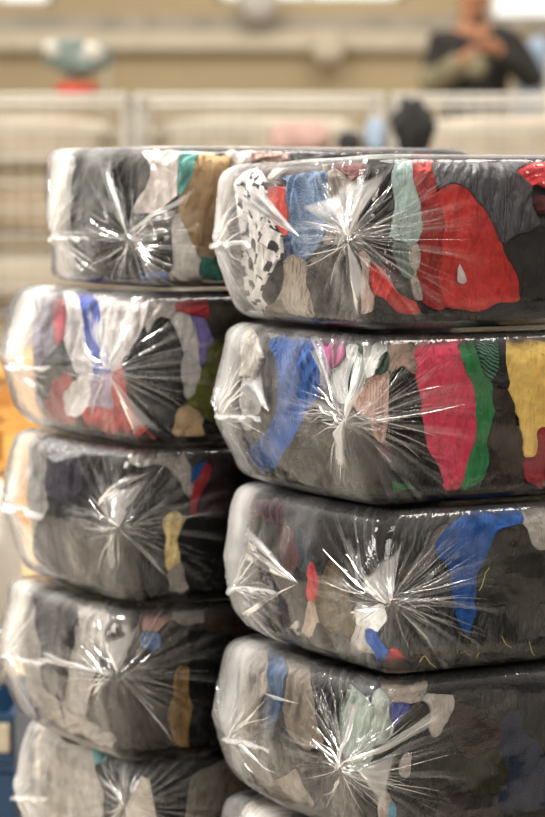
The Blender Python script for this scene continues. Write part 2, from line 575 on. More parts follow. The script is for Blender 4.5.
def fill_bale(b, garments, group, phrase):
    """press the garments against the inside of the wrap: each one its own thick, folded body"""
    u, pr = b.axes(STEP)
    P, N, U, V = b.surf(u, pr)
    nu, nv = P.shape[:2]
    # quads
    Pc = (P[:-1, :-1] + P[1:, :-1] + P[:-1, 1:] + P[1:, 1:]) / 4
    Nc = (N[:-1, :-1] + N[1:, 1:]) / 2
    face = np.einsum('ijk,ijk->ij', Nc, CAM - Pc) / np.linalg.norm(CAM - Pc, axis=-1)
    pix = project(Pc)
    s = b.seed * 13
    Uc, Vc = U[:-1, :-1], V[:-1, :-1]
    wx = (fbm(Uc * 38, Vc * 38, s, 3) - .5) * 10
    wy = (fbm(Uc * 38, Vc * 38, s + 7, 3) - .5) * 10
    px, py = pix[..., 0] + wx, pix[..., 1] + wy
    lab = np.zeros((nu - 1, nv - 1), int)
    ok = (face > -.2) & (Uc < b.W + b.vis - .03) & (Uc > -.085)
    garments = list(garments)
    for k, gdef in enumerate(garments, 1):
        lab[inside(px, py, gdef[4]) & ok] = k
    for it in range(2):      # round off slivers
        best, bl = np.full(lab.shape, -1.0), lab.copy()
        for k in np.unique(lab):
            m = np.pad((lab == k).astype(float), 3, mode='edge')
            c = np.cumsum(np.cumsum(m, 0), 1)
            c = np.pad(c, ((1, 0), (1, 0)))
            a = c[7:, 7:] - c[:-7, 7:] - c[7:, :-7] + c[:-7, :-7]
            w = a > best
            best[w] = a[w]
            bl[w] = k
        lab = bl
    lab = one_piece(lab, garments, b.key)
    # boundary smoothing on shared vertices
    H = np.zeros((nu, nv), bool)   # edge between (i,j)-(i+1,j): quads (i,j-1),(i,j)
    eu = np.zeros((nu, nv), bool)
    ev = np.zeros((nu, nv), bool)
    eu[:-1, 1:-1] = lab[:, :-1] != lab[:, 1:]
    ev[1:-1, :-1] = lab[:-1, :] != lab[1:, :]
    S = P.copy()
    for it in range(8):
        acc = np.zeros_like(S)
        cnt = np.zeros((nu, nv))
        i, j = np.nonzero(eu)
        np.add.at(acc, (i, j), S[i + 1, j]); np.add.at(cnt, (i, j), 1)
        np.add.at(acc, (i + 1, j), S[i, j]); np.add.at(cnt, (i + 1, j), 1)
        i, j = np.nonzero(ev)
        np.add.at(acc, (i, j), S[i, j + 1]); np.add.at(cnt, (i, j), 1)
        np.add.at(acc, (i, j + 1), S[i, j]); np.add.at(cnt, (i, j + 1), 1)
        m = cnt > 0
        S[m] = S[m] * .5 + .5 * acc[m] / cnt[m][:, None]
    bd = cnt > 0
    D = np.where(bd, 0.0, 99.0)
    for it in range(16):
        E = D.copy()
        E[1:] = np.minimum(E[1:], D[:-1] + 1); E[:-1] = np.minimum(E[:-1], D[1:] + 1)
        E[:, 1:] = np.minimum(E[:, 1:], D[:, :-1] + 1); E[:, :-1] = np.minimum(E[:, :-1], D[:, 1:] + 1)
        E[1:, 1:] = np.minimum(E[1:, 1:], D[:-1, :-1] + 1.41); E[:-1, :-1] = np.minimum(E[:-1, :-1], D[1:, 1:] + 1.41)
        E[1:, :-1] = np.minimum(E[1:, :-1], D[:-1, 1:] + 1.41); E[:-1, 1:] = np.minimum(E[:-1, 1:], D[1:, :-1] + 1.41)
        D = E
    D = np.minimum(D, 16) * STEP
    x = np.clip(D / .013, 0, 1)
    pill = np.sqrt(np.clip(1 - (1 - x) ** 2, 0, 1))
    # the packed remainder
    root = BALES[b.key]
    cv = np.zeros((nu, nv), bool)
    q = lab > 0
    cv[:-1, :-1] |= q; cv[1:, :-1] |= q; cv[:-1, 1:] |= q; cv[1:, 1:] |= q
    for it in range(4):
        c2 = cv.copy()
        c2[1:] |= cv[:-1]; c2[:-1] |= cv[1:]; c2[:, 1:] |= cv[:, :-1]; c2[:, :-1] |= cv[:, 1:]
        cv = c2
    rough = (fbm(U * 30, V * 30, s + 3, 3) - 1) * .012
    hc = np.where(cv, -.041, rough - .004)
    PC = P + N * hc[..., None]
    idx = np.arange(nu * nv).reshape(nu, nv)
    Q = np.stack([idx[:-1, :-1], idx[1:, :-1], idx[1:, 1:], idx[:-1, 1:]], -1)
    wrap = np.stack([idx[-1, :-1], idx[0, :-1], idx[0, 1:], idx[-1, 1:]], -1)
    step = 2
    ii, jj = np.arange(0, nu, step), np.arange(0, nv, step)
    if ii[-1] != nu - 1: ii = np.append(ii, nu - 1)
    if jj[-1] != nv - 1: jj = np.append(jj, nv - 1)
    PS = PC[np.ix_(ii, jj)]
    ix = np.arange(PS.shape[0] * PS.shape[1]).reshape(PS.shape[:2])
    QS = np.stack([ix[:-1, :-1], ix[1:, :-1], ix[1:, 1:], ix[:-1, 1:]], -1).reshape(-1, 4)
    WS = np.stack([ix[-1, :-1], ix[0, :-1], ix[0, 1:], ix[-1, 1:]], -1)
    mesh_np('packed_filling', PS.reshape(-1, 3), np.vstack([QS, WS]), FILLING, parent=root)
    lay_marks(b, P, N, None)
    # garments
    rng = random.Random(b.seed)
    bump_all = (fbm(U * 45, V * 45, s + 9, 2) - .5) * .004
    for k, (name, desc, hexc, fold, poly) in enumerate(garments, 1):
        m = lab == k
        if m.sum() < 6:
            print('EMPTY GARMENT', b.key, desc)
            continue
        opt = fold if isinstance(fold, tuple) else (fold, 'plain')
        ang, kind = math.radians(opt[0]), opt[1]
        amp = opt[2] if len(opt) > 2 else 1.0
        a = U * math.cos(ang) + V * math.sin(ang)       # along the fold
        c = -U * math.sin(ang) + V * math.cos(ang)
        sd = s + k * 5
        w = (fbm(a * 12, c * 12, sd, 2) - .5) * .035
        n1 = vnoise((c + w) * 48, a * 6, sd + 1)
        n2 = vnoise((c + w) * 130, a * 22, sd + 2)
        f = -(1 - np.sqrt(np.abs(n1 - .5) * 2)) * .021 * amp - (1 - np.sqrt(np.abs(n2 - .5) * 2)) * .006 * amp
        lay, D0 = rng.uniform(0, .007), rng.uniform(.004, .010)
        h = -lay - D0 + (D0 + f) * pill + np.where(bd, 0, bump_all)
        sel = np.zeros((nu, nv), bool)
        sel[:-1, :-1] |= m; sel[1:, :-1] |= m; sel[:-1, 1:] |= m; sel[1:, 1:] |= m
        T = S + N * np.clip(h, -.020, -.0005)[..., None]
        # draw the rim in a touch so that neighbours only touch
        ctr = np.zeros_like(T); cn = np.zeros((nu, nv))
        for di, dj in ((1, 0), (-1, 0), (0, 1), (0, -1), (1, 1), (-1, -1), (1, -1), (-1, 1)):
            sh = np.roll(np.roll(S, -di, 0), -dj, 1)
            ss = np.roll(np.roll(sel, -di, 0), -dj, 1)
            ctr += sh * ss[..., None]; cn += ss
        rim = sel & bd
        mv = (ctr / np.maximum(cn, 1)[..., None] - S) * .45
        mv = mv * rim[..., None]
        T = T + mv
        B = S + mv - N * .023
        ids = np.full(nu * nv, -1)
        sf = sel.ravel()
        ids[sf] = np.arange(sf.sum())
        n = int(sf.sum())
        q = ids[Q[m]]
        # side walls along open edges
        mp = np.pad(m, 1)
        walls = []
        for (di, dj, va, vb) in ((-1, 0, 3, 0), (1, 0, 1, 2), (0, -1, 0, 1), (0, 1, 2, 3)):
            nb = mp[1 + di:mp.shape[0] - 1 + di, 1 + dj:mp.shape[1] - 1 + dj]
            e = m & ~nb
            qq = ids[Q[e]]
            walls.append(np.stack([qq[:, vb], qq[:, va], qq[:, va] + n, qq[:, vb] + n], -1))
        F = np.vstack([q, q[:, ::-1] + n] + walls)
        uvp = np.stack([U.ravel()[sf] + k * .37, V.ravel()[sf] + k * .21], -1)
        VV = np.vstack([T.reshape(-1, 3)[sf], B.reshape(-1, 3)[sf]])
        org = VV[:n].mean(0)
        o = mesh_np(name, VV - org, F, cloth(hexc, kind), uvs={'uv': np.vstack([uvp, uvp])})
        o.location = org
        tag(o, desc + ' in ' + phrase, name if name in ('strap', 'cord') else 'garment', group)


MARKS = {
    'R3': [('loose_thread', 'loose yellow thread lying on dark clothes in third bale of front stack', '#c9c22e', q) for q in (
        [(478, 590), (483, 583), (485, 573), (489, 568)], [(501, 636), (505, 643), (511, 648)], [(529, 642), (531, 650), (534, 655)],
        [(500, 664), (502, 671), (506, 674)], [(419, 661), (424, 655), (430, 662), (436, 667)], [(476, 658), (479, 652)])],
    'L4': [('black_cord', 'thin black loop of cord in fourth bale of rear stack', '#17171a',
            [(171, 607), (166, 602), (172, 598), (182, 600), (188, 605), (182, 609), (171, 607)])],
    'R1': [('white_tag', 'small white tag lying on the bright red jacket', '#d8d5d0', [(459, 263), (464, 272), (467, 281), (463, 284), (457, 282), (457, 270), (459, 263)])],
}


def lay_marks(b, S, N, nodes):
    pix = project(S)
    face = np.einsum('ijk,ijk->ij', N, CAM - S) > 0
    for name, label, hexc, line in MARKS.get(b.key, []):
        pts = []
        fine = []
        for (x0, y0), (x1, y1) in zip(line, line[1:]):
            for t in np.linspace(0, 1, 4, endpoint=False):
                fine.append((x0 + (x1 - x0) * t, y0 + (y1 - y0) * t))
        fine.append(line[-1])
        for q in fine:
            d = (pix[..., 0] - q[0]) ** 2 + (pix[..., 1] - q[1]) ** 2 + np.where(face, 0, 1e6)
            k = np.unravel_index(np.argmin(d), d.shape)
            pts.append(S[k] + N[k] * .0016)
        n = len(pts)
        sm = [pts[0]] + [(pts[i - 1] + pts[i] * 2 + pts[i + 1]) / 4 for i in range(1, n - 1)] + [pts[-1]]
        m = MB()
        if name == 'white_tag':
            c = sum(sm) / n
            nn = Vector(N[k]) * .0004
            top = [m.b.verts.new(Vector(p) + nn) for p in sm[:-1]]
            bot = [m.b.verts.new(Vector(p) - nn) for p in sm[:-1]]
            m.b.faces.new(top)
            m.b.faces.new(bot[::-1])
            for i in range(len(top)):
                j = (i + 1) % len(top)
                m.b.faces.new((top[i], bot[i], bot[j], top[j]))
        else:
            m.tube(sm, .0009, 6)
        o = m.build(name, cloth(hexc), None, True)
        tag(o, label, 'thread' if name == 'loose_thread' else 'cord' if 'cord' in name else 'tag',
            'loose yellow threads on the dark clothes' if name == 'loose_thread' else None)


BALES = {}


def wrap_bale(b, earA, earB, sheets, nsp=38, label=''):
    root = empty('clothes_bale', (b.C[0] + .3, b.C[1] + .35, b.z0), label, 'bale', b.group)
    BALES[b.key] = root
    u, pr = b.axes(.0045, True)
    P, N, U, V = b.surf(u, pr, film=True)
    s = b.seed * 77
    vis = (U < b.W + b.vis)
    P = P + N * (.002 + .003 * b.side)[..., None]
    pixv = project(P)
    face = np.einsum('ijk,ijk->ij', N, CAM - P) > 0

    def near(px, py):
        d = (pixv[..., 0] - px) ** 2 + (pixv[..., 1] - py) ** 2 + np.where(face & vis, 0, 1e6)
        return np.unravel_index(np.argmin(d), d.shape)
    iA, iB = near(*earA), near(*earB)
    uA, vA, uB, vB = U[iA], V[iA], U[iB], V[iB]
    # radial pleats drawn into the film itself
    for (ue, ve, amp, sd) in ((uA, vA, .8, 1), (uB, vB, 1.0, 2)):
        du, dv = U - ue, V - ve
        r = np.hypot(du, dv)
        a = np.arctan2(dv, du)
        f = np.clip(1 - r / .17, 0, 1) ** 1.3 * np.clip(r / .02, 0, 1)
        n1 = vnoise(np.cos(a) * 4.5 + 9, np.sin(a) * 5.5 + 4 + r * 3, s + sd)
        n2 = vnoise(np.cos(a) * 10 + 9, np.sin(a) * 12 + 4, s + sd + 3)
        P = P + N * ((np.abs(n1 - .5) * 2 * .004 + np.abs(n2 - .5) * .002) * f * amp)[..., None]
        P = P + N * (.007 * amp * np.exp(-(r / .022) ** 2))[..., None]
    crinkle = (fbm(U * 22, V * 22, s + 20, 3) - .4) * .005 * b.side
    P = P + N * np.maximum(crinkle, 0)[..., None]
    vt = b.hh - b.rz + b.rz * .8
    rip = np.abs(vnoise(U * 75, V * 30, s + 60) - .5) * 2 * .0022 * np.exp(-((V - vt) / .016) ** 2) * b.side ** .3
    P = P + N * rip[..., None]
    N = b.normals(P)
    lay = np.clip(1 - (U - .02) / (b.W * .75), 0, 1) ** 1.5 * .035
    lay += .12 * np.exp(-(np.hypot(U - uB, (V - vB) * 1.2) / .03) ** 2) + .44 * np.exp(-((U - uA) / .045) ** 2)
    cl = (fbm(U * 16, V * 9, s + 40, 3) - .35)
    lay += np.clip(cl - .12, 0, 1) * .55 * np.clip(1 - (U - .05) / (b.W * 1.15), 0, 1)
    lay += .06 * np.exp(-((V - (b.hh - b.rz + b.rz * .9)) / .018) ** 2)      # milkier along the top edge
    nu, nv = P.shape[:2]
    idx = np.arange(nu * nv).reshape(nu, nv)
    Q = np.stack([idx[:-1, :-1], idx[1:, :-1], idx[1:, 1:], idx[:-1, 1:]], -1).reshape(-1, 4)
    W_ = np.stack([idx[-1, :-1], idx[0, :-1], idx[0, 1:], idx[-1, 1:]], -1)
    uv = np.stack([U.ravel(), V.ravel()], -1)
    mesh_np('plastic_wrap', P.reshape(-1, 3), np.vstack([Q, W_]), FILM,
            uvs={'uv': uv, 'ear_far': uv - [uA, vA], 'ear_near': uv - [uB, vB]},
            attr={'layers': lay.ravel()}, parent=root)

    def S(uu, vv, off):
        fi = np.interp(uu, u, np.arange(nu))
        fj = np.interp(vv, V[0], np.arange(nv))
        i, j = np.floor(fi).astype(int), np.floor(fj).astype(int)
        i, j = np.clip(i, 0, nu - 2), np.clip(j, 0, nv - 2)
        a, c = (fi - i)[..., None], (fj - j)[..., None]
        g = lambda A: (A[i, j] * (1 - a) + A[i + 1, j] * a) * (1 - c) + (A[i, j + 1] * (1 - a) + A[i + 1, j + 1] * a) * c
        return g(P) + g(N) * off[..., None]
    # gathered pleats: thin raised folds that fan out of the two ears
    rn = random.Random(b.seed)
    VS, FS, UVS, base = [], [], [], 0

    def ribbon(p0, p1, w, lift, bend=0.0, n=14):
        nonlocal base
        t = np.linspace(0, 1, n)
        d = np.array(p1) - np.array(p0)
        ln = np.hypot(*d)
        pn = np.array([-d[1], d[0]]) / max(ln, 1e-6)
        cx = p0[0] + d[0] * t + pn[0] * bend * np.sin(t * math.pi)
        cy = p0[1] + d[1] * t + pn[1] * bend * np.sin(t * math.pi)
        wd = w * (np.sin(np.clip(t * 1.0 + .06, 0, 1) * math.pi) ** .7 * .75 + .25 * (1 - t))
        hi = lift * np.sin(np.clip(t + .12, 0, 1) * math.pi) ** .6
        off = [(-1, .0008), (-.25, 1.0), (.25, .9), (1, .0008)]
        rows = []
        for o_, hf in off:
            uu, vv = cx + pn[0] * wd * o_, cy + pn[1] * wd * o_
            hh = np.where(hf > .01, hi * hf + .0012, .0008)
            rows.append(S(uu, vv, hh))
            UVS.append(np.stack([uu, vv], -1))
        R = np.stack(rows, 0)
        VS.append(R.reshape(-1, 3))
        for k in range(3):
            for i in range(n - 1):
                FS.append((base + k * n + i, base + (k + 1) * n + i, base + (k + 1) * n + i + 1, base + k * n + i + 1))
        base += 4 * n
    for (ue, ve, cnt, far) in ((uA, vA, nsp // 2, True), (uB, vB, nsp, False)):
        VS, FS, UVS, base = [], [], [], 0
        for k in range(cnt):
            a = rn.gauss(0, 34)
            if not far and rn.random() < .38:
                a += 180
            if rn.random() < .22:
                a = rn.uniform(0, 360)
            a = math.radians(a)
            hz = abs(math.cos(a))
            ln = rn.uniform(.03, .17) * (.45 + .55 * hz)
            r0 = rn.uniform(.0, .035)
            oy = rn.gauss(0, .007)
            p0 = (ue + math.cos(a) * r0, ve + math.sin(a) * r0 + oy)
            p1 = (ue + math.cos(a) * (r0 + ln), ve + math.sin(a) * (r0 + ln) + oy)
            ribbon(p0, p1, rn.uniform(.0004, .0016), rn.uniform(.0008, .0026), rn.uniform(-.008, .008))
        mesh_np('gathered_pleats', np.vstack(VS), np.array(FS), PLEAT, uvs={'uv': np.vstack(UVS)},
                attr={'body': np.ones(sum(len(x) for x in VS))}, parent=root)
    # slack film folds, their milky white painting in the windows' reflections
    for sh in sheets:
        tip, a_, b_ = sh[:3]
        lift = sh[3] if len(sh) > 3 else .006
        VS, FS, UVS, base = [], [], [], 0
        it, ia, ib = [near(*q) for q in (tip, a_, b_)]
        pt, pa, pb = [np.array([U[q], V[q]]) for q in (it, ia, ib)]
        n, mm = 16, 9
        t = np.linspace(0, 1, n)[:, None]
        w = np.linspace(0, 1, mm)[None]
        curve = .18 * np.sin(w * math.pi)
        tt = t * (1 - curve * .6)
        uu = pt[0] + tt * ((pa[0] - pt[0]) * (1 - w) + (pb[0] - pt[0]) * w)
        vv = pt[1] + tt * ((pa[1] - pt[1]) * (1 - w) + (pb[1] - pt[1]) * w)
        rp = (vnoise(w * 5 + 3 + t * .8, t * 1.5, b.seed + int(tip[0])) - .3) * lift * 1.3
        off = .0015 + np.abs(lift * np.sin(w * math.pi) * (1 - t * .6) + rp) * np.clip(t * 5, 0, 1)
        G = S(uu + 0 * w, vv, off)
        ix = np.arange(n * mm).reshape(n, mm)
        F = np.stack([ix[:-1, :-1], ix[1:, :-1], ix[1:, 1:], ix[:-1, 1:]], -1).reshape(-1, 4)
        mesh_np('bunched_film_glint', G.reshape(-1, 3), F, SHEET, uvs={'uv': np.stack([uu, vv], -1).reshape(-1, 2)},
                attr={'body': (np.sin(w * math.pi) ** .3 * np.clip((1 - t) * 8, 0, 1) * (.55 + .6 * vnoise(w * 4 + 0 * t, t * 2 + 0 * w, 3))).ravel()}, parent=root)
    # heat-sealed fin along the drawn-out end
    n = 40
    u0, u1 = uA - .012, min(uB, uA + .17)
    uu = np.linspace(u0, u1, n)
    vv = np.linspace(vA, vA + (vB - vA) * (u1 - u0) / max(uB - u0, .01), n)
    wob = (vnoise(uu * 40, uu * 0, s) - .5) * .006
    outw = .010 * np.clip((u1 - uu) / .06, .12, 1) * (0.8 + .5 * vnoise(uu * 90, uu * 0 + 4, s))
    rows = [S(uu, vv, np.full(n, -.001)), S(uu, vv + wob, outw * .5), S(uu, vv + wob * 2 - .004, outw),
            S(uu, vv + wob * 2 - .0065, outw * .98), S(uu, vv - .004 + wob, outw * .5), S(uu, vv - .005, np.full(n, -.001))]
    G = np.stack(rows, 0)
    ix = np.arange(6 * n).reshape(6, n)
    F = np.stack([ix[:-1, :-1], ix[1:, :-1], ix[1:, 1:], ix[:-1, 1:]], -1).reshape(-1, 4)
    uvf = np.stack([np.tile(uu, 6), np.repeat(np.arange(6) * .004, n)], -1)
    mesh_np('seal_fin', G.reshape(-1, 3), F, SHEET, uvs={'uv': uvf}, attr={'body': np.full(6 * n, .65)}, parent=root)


# ------------------------------------------------------------------ the ten bales
# garment: (kind, what tells it apart, colour, (fold direction, fabric, depth of folds), outline in the photograph)
R1 = [
    ('garment', 'dark brown garment at the far corner', '#463f3b', (80, 'plain'), [(350, 150), (400, 150), (400, 332), (215, 332), (222, 250), (300, 240)]),
    ('garment', 'charcoal padded garment behind the red jacket', '#5a5a60', (70, 'shiny', .6), [(428, 140), (522, 140), (535, 195), (545, 230), (520, 250), (505, 245), (490, 205), (470, 185), (455, 180), (440, 190)]),
    ('garment', 'dark grey brown garment lying right of the red jacket', '#4d4845', (75, 'plain'), [(505, 243), (600, 205), (600, 330), (524, 330), (522, 300), (525, 280)]),
    ('garment', 'black garment along the bottom below the red jackets', '#25262b', (10, 'plain', .6), [(372, 295), (400, 300), (450, 305), (530, 300), (600, 300), (600, 340), (372, 340)]),
    ('garment', 'black and white checked knit garment', '#dcd8d2', (70, 'checks'), [(226, 170), (258, 166), (268, 200), (278, 232), (280, 262), (268, 292), (256, 322), (238, 322), (232, 290), (240, 262), (240, 236), (226, 212)]),
    ('garment', 'pale milky white garment at the gathered end', '#cbc8c2', (80, 'plain'), [(205, 205), (226, 212), (240, 236), (240, 262), (232, 290), (240, 325), (222, 320), (208, 250)]),
    ('garment', 'orange red garment between checked knit and pale blue towel', '#d53c2a', (95, 'plain'), [(266, 182), (279, 188), (283, 215), (284, 243), (275, 232), (264, 210)]),
    ('garment', 'pale blue towelling garment', '#7fa3cf', (85, 'fuzzy', 1.2), [(278, 170), (326, 166), (323, 200), (320, 235), (306, 258), (286, 250), (281, 210)]),
    ('garment', 'dusky navy garment under the pale blue towel', '#36456f', (95, 'plain'), [(279, 232), (288, 250), (300, 258), (286, 264), (279, 262)]),
    ('garment', 'black garment below the checked knit', '#222226', (60, 'plain'), [(270, 262), (281, 262), (279, 298), (263, 310), (256, 298)]),
    ('sweater', 'beige ribbed sweater at the bottom edge', '#a39480', (100, 'knit', 1.3), [(284, 252), (302, 262), (306, 300), (322, 334), (268, 334), (262, 318), (278, 290)]),
    ('garment', 'small coral garment at the bottom corner', '#c4533f', (40, 'plain'), [(250, 320), (266, 312), (264, 334), (250, 334)]),
    ('garment', 'taupe garment right of the pale blue towel', '#8b8074', (80, 'plain'), [(323, 165), (346, 160), (356, 200), (352, 240), (318, 248), (320, 220)]),
    ('garment', 'wine red garment on the top edge', '#73302f', (10, 'plain'), [(336, 150), (365, 150), (358, 172), (346, 184), (338, 176)]),
    ('garment', 'dark grey garment below the near gather', '#474341', (60, 'plain'), [(305, 262), (350, 244), (360, 300), (352, 334), (320, 334), (305, 300)]),
    ('garment', 'black brown garment beside the mint garment', '#2b2523', (80, 'plain'), [(372, 150), (397, 150), (396, 200), (393, 238), (367, 242), (354, 225), (360, 195)]),
    ('garment', 'pale mint green garment', '#a5bfb9', (95, 'plain'), [(395, 150), (411, 150), (413, 180), (426, 205), (424, 235), (410, 248), (396, 240), (393, 200)]),
    ('garment', 'sage green garment below the mint garment', '#75897a', (85, 'plain'), [(394, 240), (412, 244), (420, 262), (416, 280), (403, 274)]),
    ('garment', 'narrow off white garment left of the red jacket', '#bfb4a8', (85, 'plain'), [(411, 244), (424, 250), (428, 302), (414, 294), (416, 270)]),
    ('garment', 'burgundy garment with pale patches', '#5c2530', (50, 'speckled'), [(380, 243), (396, 252), (406, 275), (396, 286), (382, 262)]),
    ('garment', 'dusty peach garment at the near gather', '#b39a8e', (85, 'plain'), [(354, 246), (371, 255), (371, 312), (358, 318)]),
    ('garment', 'bright red garment low beside the gather', '#c22a26', (50, 'plain', 1.2), [(364, 258), (380, 268), (396, 285), (415, 300), (430, 318), (405, 322), (386, 297), (364, 290)]),
    ('garment', 'deep red garment left of the red jacket', '#a8231f', (80, 'plain', 1.2), [(409, 148), (431, 148), (435, 185), (446, 225), (447, 255), (441, 290), (449, 314), (430, 310), (421, 275), (424, 240), (427, 215), (419, 190)]),
    ('jacket', 'bright red crinkled jacket', '#cf2a22', (70, 'plain', 1.3), [(441, 195), (455, 181), (470, 187), (490, 210), (506, 243), (526, 280), (525, 304), (497, 306), (486, 318), (452, 314), (440, 285), (447, 240)]),
    ('garment', 'red and white patterned garment on the top edge', '#cf2430', (20, 'speckled'), [(517, 168), (545, 150), (600, 150), (600, 192), (545, 188), (528, 176)]),
]
R2 = [
    ('garment', 'dark grey brown garment behind the blue one', '#544d46', (80, 'plain'), [(225, 330), (330, 330), (345, 420), (350, 510), (225, 510)]),
    ('garment', 'cream ruffled garment on the far corner', '#cbc1b3', (60, 'knit', 1.5), [(212, 325), (253, 325), (257, 360), (249, 377), (236, 374), (226, 402), (212, 402)]),
    ('garment', 'white garment beside the sealed fin', '#c9c5be', (100, 'plain'), [(212, 402), (226, 398), (236, 374), (248, 380), (254, 410), (236, 440), (232, 470), (212, 440)]),
    ('garment', 'dark brown garment filling the lower middle', '#443d37', (110, 'plain', 1.2), [(262, 490), (275, 452), (292, 420), (320, 420), (350, 430), (392, 468), (432, 500), (430, 515), (262, 515)]),
    ('sweater', 'cobalt blue ribbed sweater', '#0a55a5', (65, 'knit', 1.3), [(264, 332), (309, 332), (315, 400), (299, 415), (291, 430), (276, 455), (266, 488), (250, 494), (234, 484), (234, 465), (254, 440), (274, 412), (271, 380)]),
    ('garment', 'lilac grey garment right of the blue sweater', '#aaa0b0', (95, 'plain'), [(307, 332), (322, 332), (324, 382), (317, 400)]),
    ('garment', 'magenta pink garment', '#b54280', (85, 'plain'), [(319, 328), (343, 328), (337, 352), (332, 372), (322, 366)]),
    ('garment', 'large white garment at the near gather', '#d6d6d4', (70, 'plain'), [(322, 372), (336, 362), (343, 335), (354, 332), (348, 368), (346, 398), (338, 404), (326, 404)]),
    ('garment', 'dark green garment near the gather', '#27543a', (75, 'plain'), [(344, 368), (355, 338), (364, 345), (362, 376), (346, 400), (339, 388)]),
    ('garment', 'pale grey garment between two dark green ones', '#c6c7c2', (75, 'plain'), [(362, 328), (386, 328), (382, 362), (370, 378), (361, 382)]),
    ('garment', 'narrow moss green garment', '#3a5e43', (70, 'plain'), [(369, 378), (384, 350), (391, 345), (386, 374)]),
    ('garment', 'taupe garment along the top edge', '#a68c79', (90, 'plain'), [(388, 322), (426, 322), (421, 372), (415, 380), (404, 372), (392, 378)]),
    ('sweater', 'blush pink ribbed sweater', '#c9a08e', (85, 'knit', 1.2), [(343, 398), (368, 380), (388, 372), (398, 395), (394, 430), (389, 445), (376, 442), (364, 422), (349, 414)]),
    ('garment', 'black ribbed garment left of the crimson one', '#322e2c', (95, 'knit'), [(393, 372), (405, 362), (415, 378), (421, 400), (431, 440), (446, 470), (449, 500), (430, 498), (400, 482), (388, 470), (391, 430)]),
    ('garment', 'grey brown fuzzy garment on the bottom edge', '#6f675f', (85, 'fuzzy'), [(288, 452), (305, 446), (320, 470), (328, 500), (315, 512), (296, 506), (286, 485)]),
    ('garment', 'small wine red garment under the blush sweater', '#74232c', (60, 'plain'), [(378, 444), (393, 445), (394, 460), (380, 457)]),
    ('garment', 'green striped garment at the top edge', '#4c8468', (60, 'stripes'), [(468, 326), (501, 326), (505, 370), (491, 390), (478, 365)]),
    ('garment', 'charcoal garment left of the yellow one', '#373a40', (85, 'plain'), [(499, 326), (512, 326), (514, 385), (503, 394), (490, 392), (503, 370)]),
    ('garment', 'mid brown garment below the charcoal one', '#4d4039', (70, 'plain'), [(486, 392), (505, 384), (524, 410), (516, 417), (495, 412)]),
    ('garment', 'chocolate brown garment low beside the green one', '#4a3c31', (80, 'plain', .8), [(493, 408), (516, 412), (527, 440), (530, 470), (524, 496), (486, 502), (490, 460)]),
    ('garment', 'leaf green garment right of the crimson one', '#22884a', (85, 'plain', 1.2), [(456, 326), (476, 332), (491, 385), (497, 410), (494, 460), (482, 488), (456, 508), (452, 498), (470, 465), (479, 430), (478, 400), (466, 365)]),
    ('garment', 'crimson pink garment', '#e0355a', (85, 'plain', 1.1), [(424, 326), (459, 326), (466, 360), (479, 400), (480, 427), (471, 465), (463, 500), (447, 497), (446, 475), (434, 455), (427, 420), (421, 380), (418, 355)]),
    ('garment', 'bright green garment along the bottom edge', '#1f8040', (10, 'plain'), [(393, 480), (415, 488), (442, 498), (440, 512), (398, 512)]),
    ('garment', 'golden yellow garment', '#f2cb5c', (85, 'plain', 1.1), [(508, 326), (600, 326), (600, 436), (538, 424), (541, 456), (530, 459), (525, 420), (517, 395), (509, 365)]),
    ('garment', 'dark red garment under the yellow one', '#a01c2e', (80, 'plain'), [(539, 428), (600, 436), (600, 490), (545, 482), (540, 455)]),
    ('garment', 'small white garment below the yellow one', '#d6d0ca', (60, 'plain'), [(525, 456), (537, 459), (545, 480), (546, 496), (530, 486)]),
    ('garment', 'navy garment along the bottom corner', '#34487c', (5, 'plain'), [(456, 506), (486, 500), (545, 496), (600, 492), (600, 515), (456, 515)]),
]
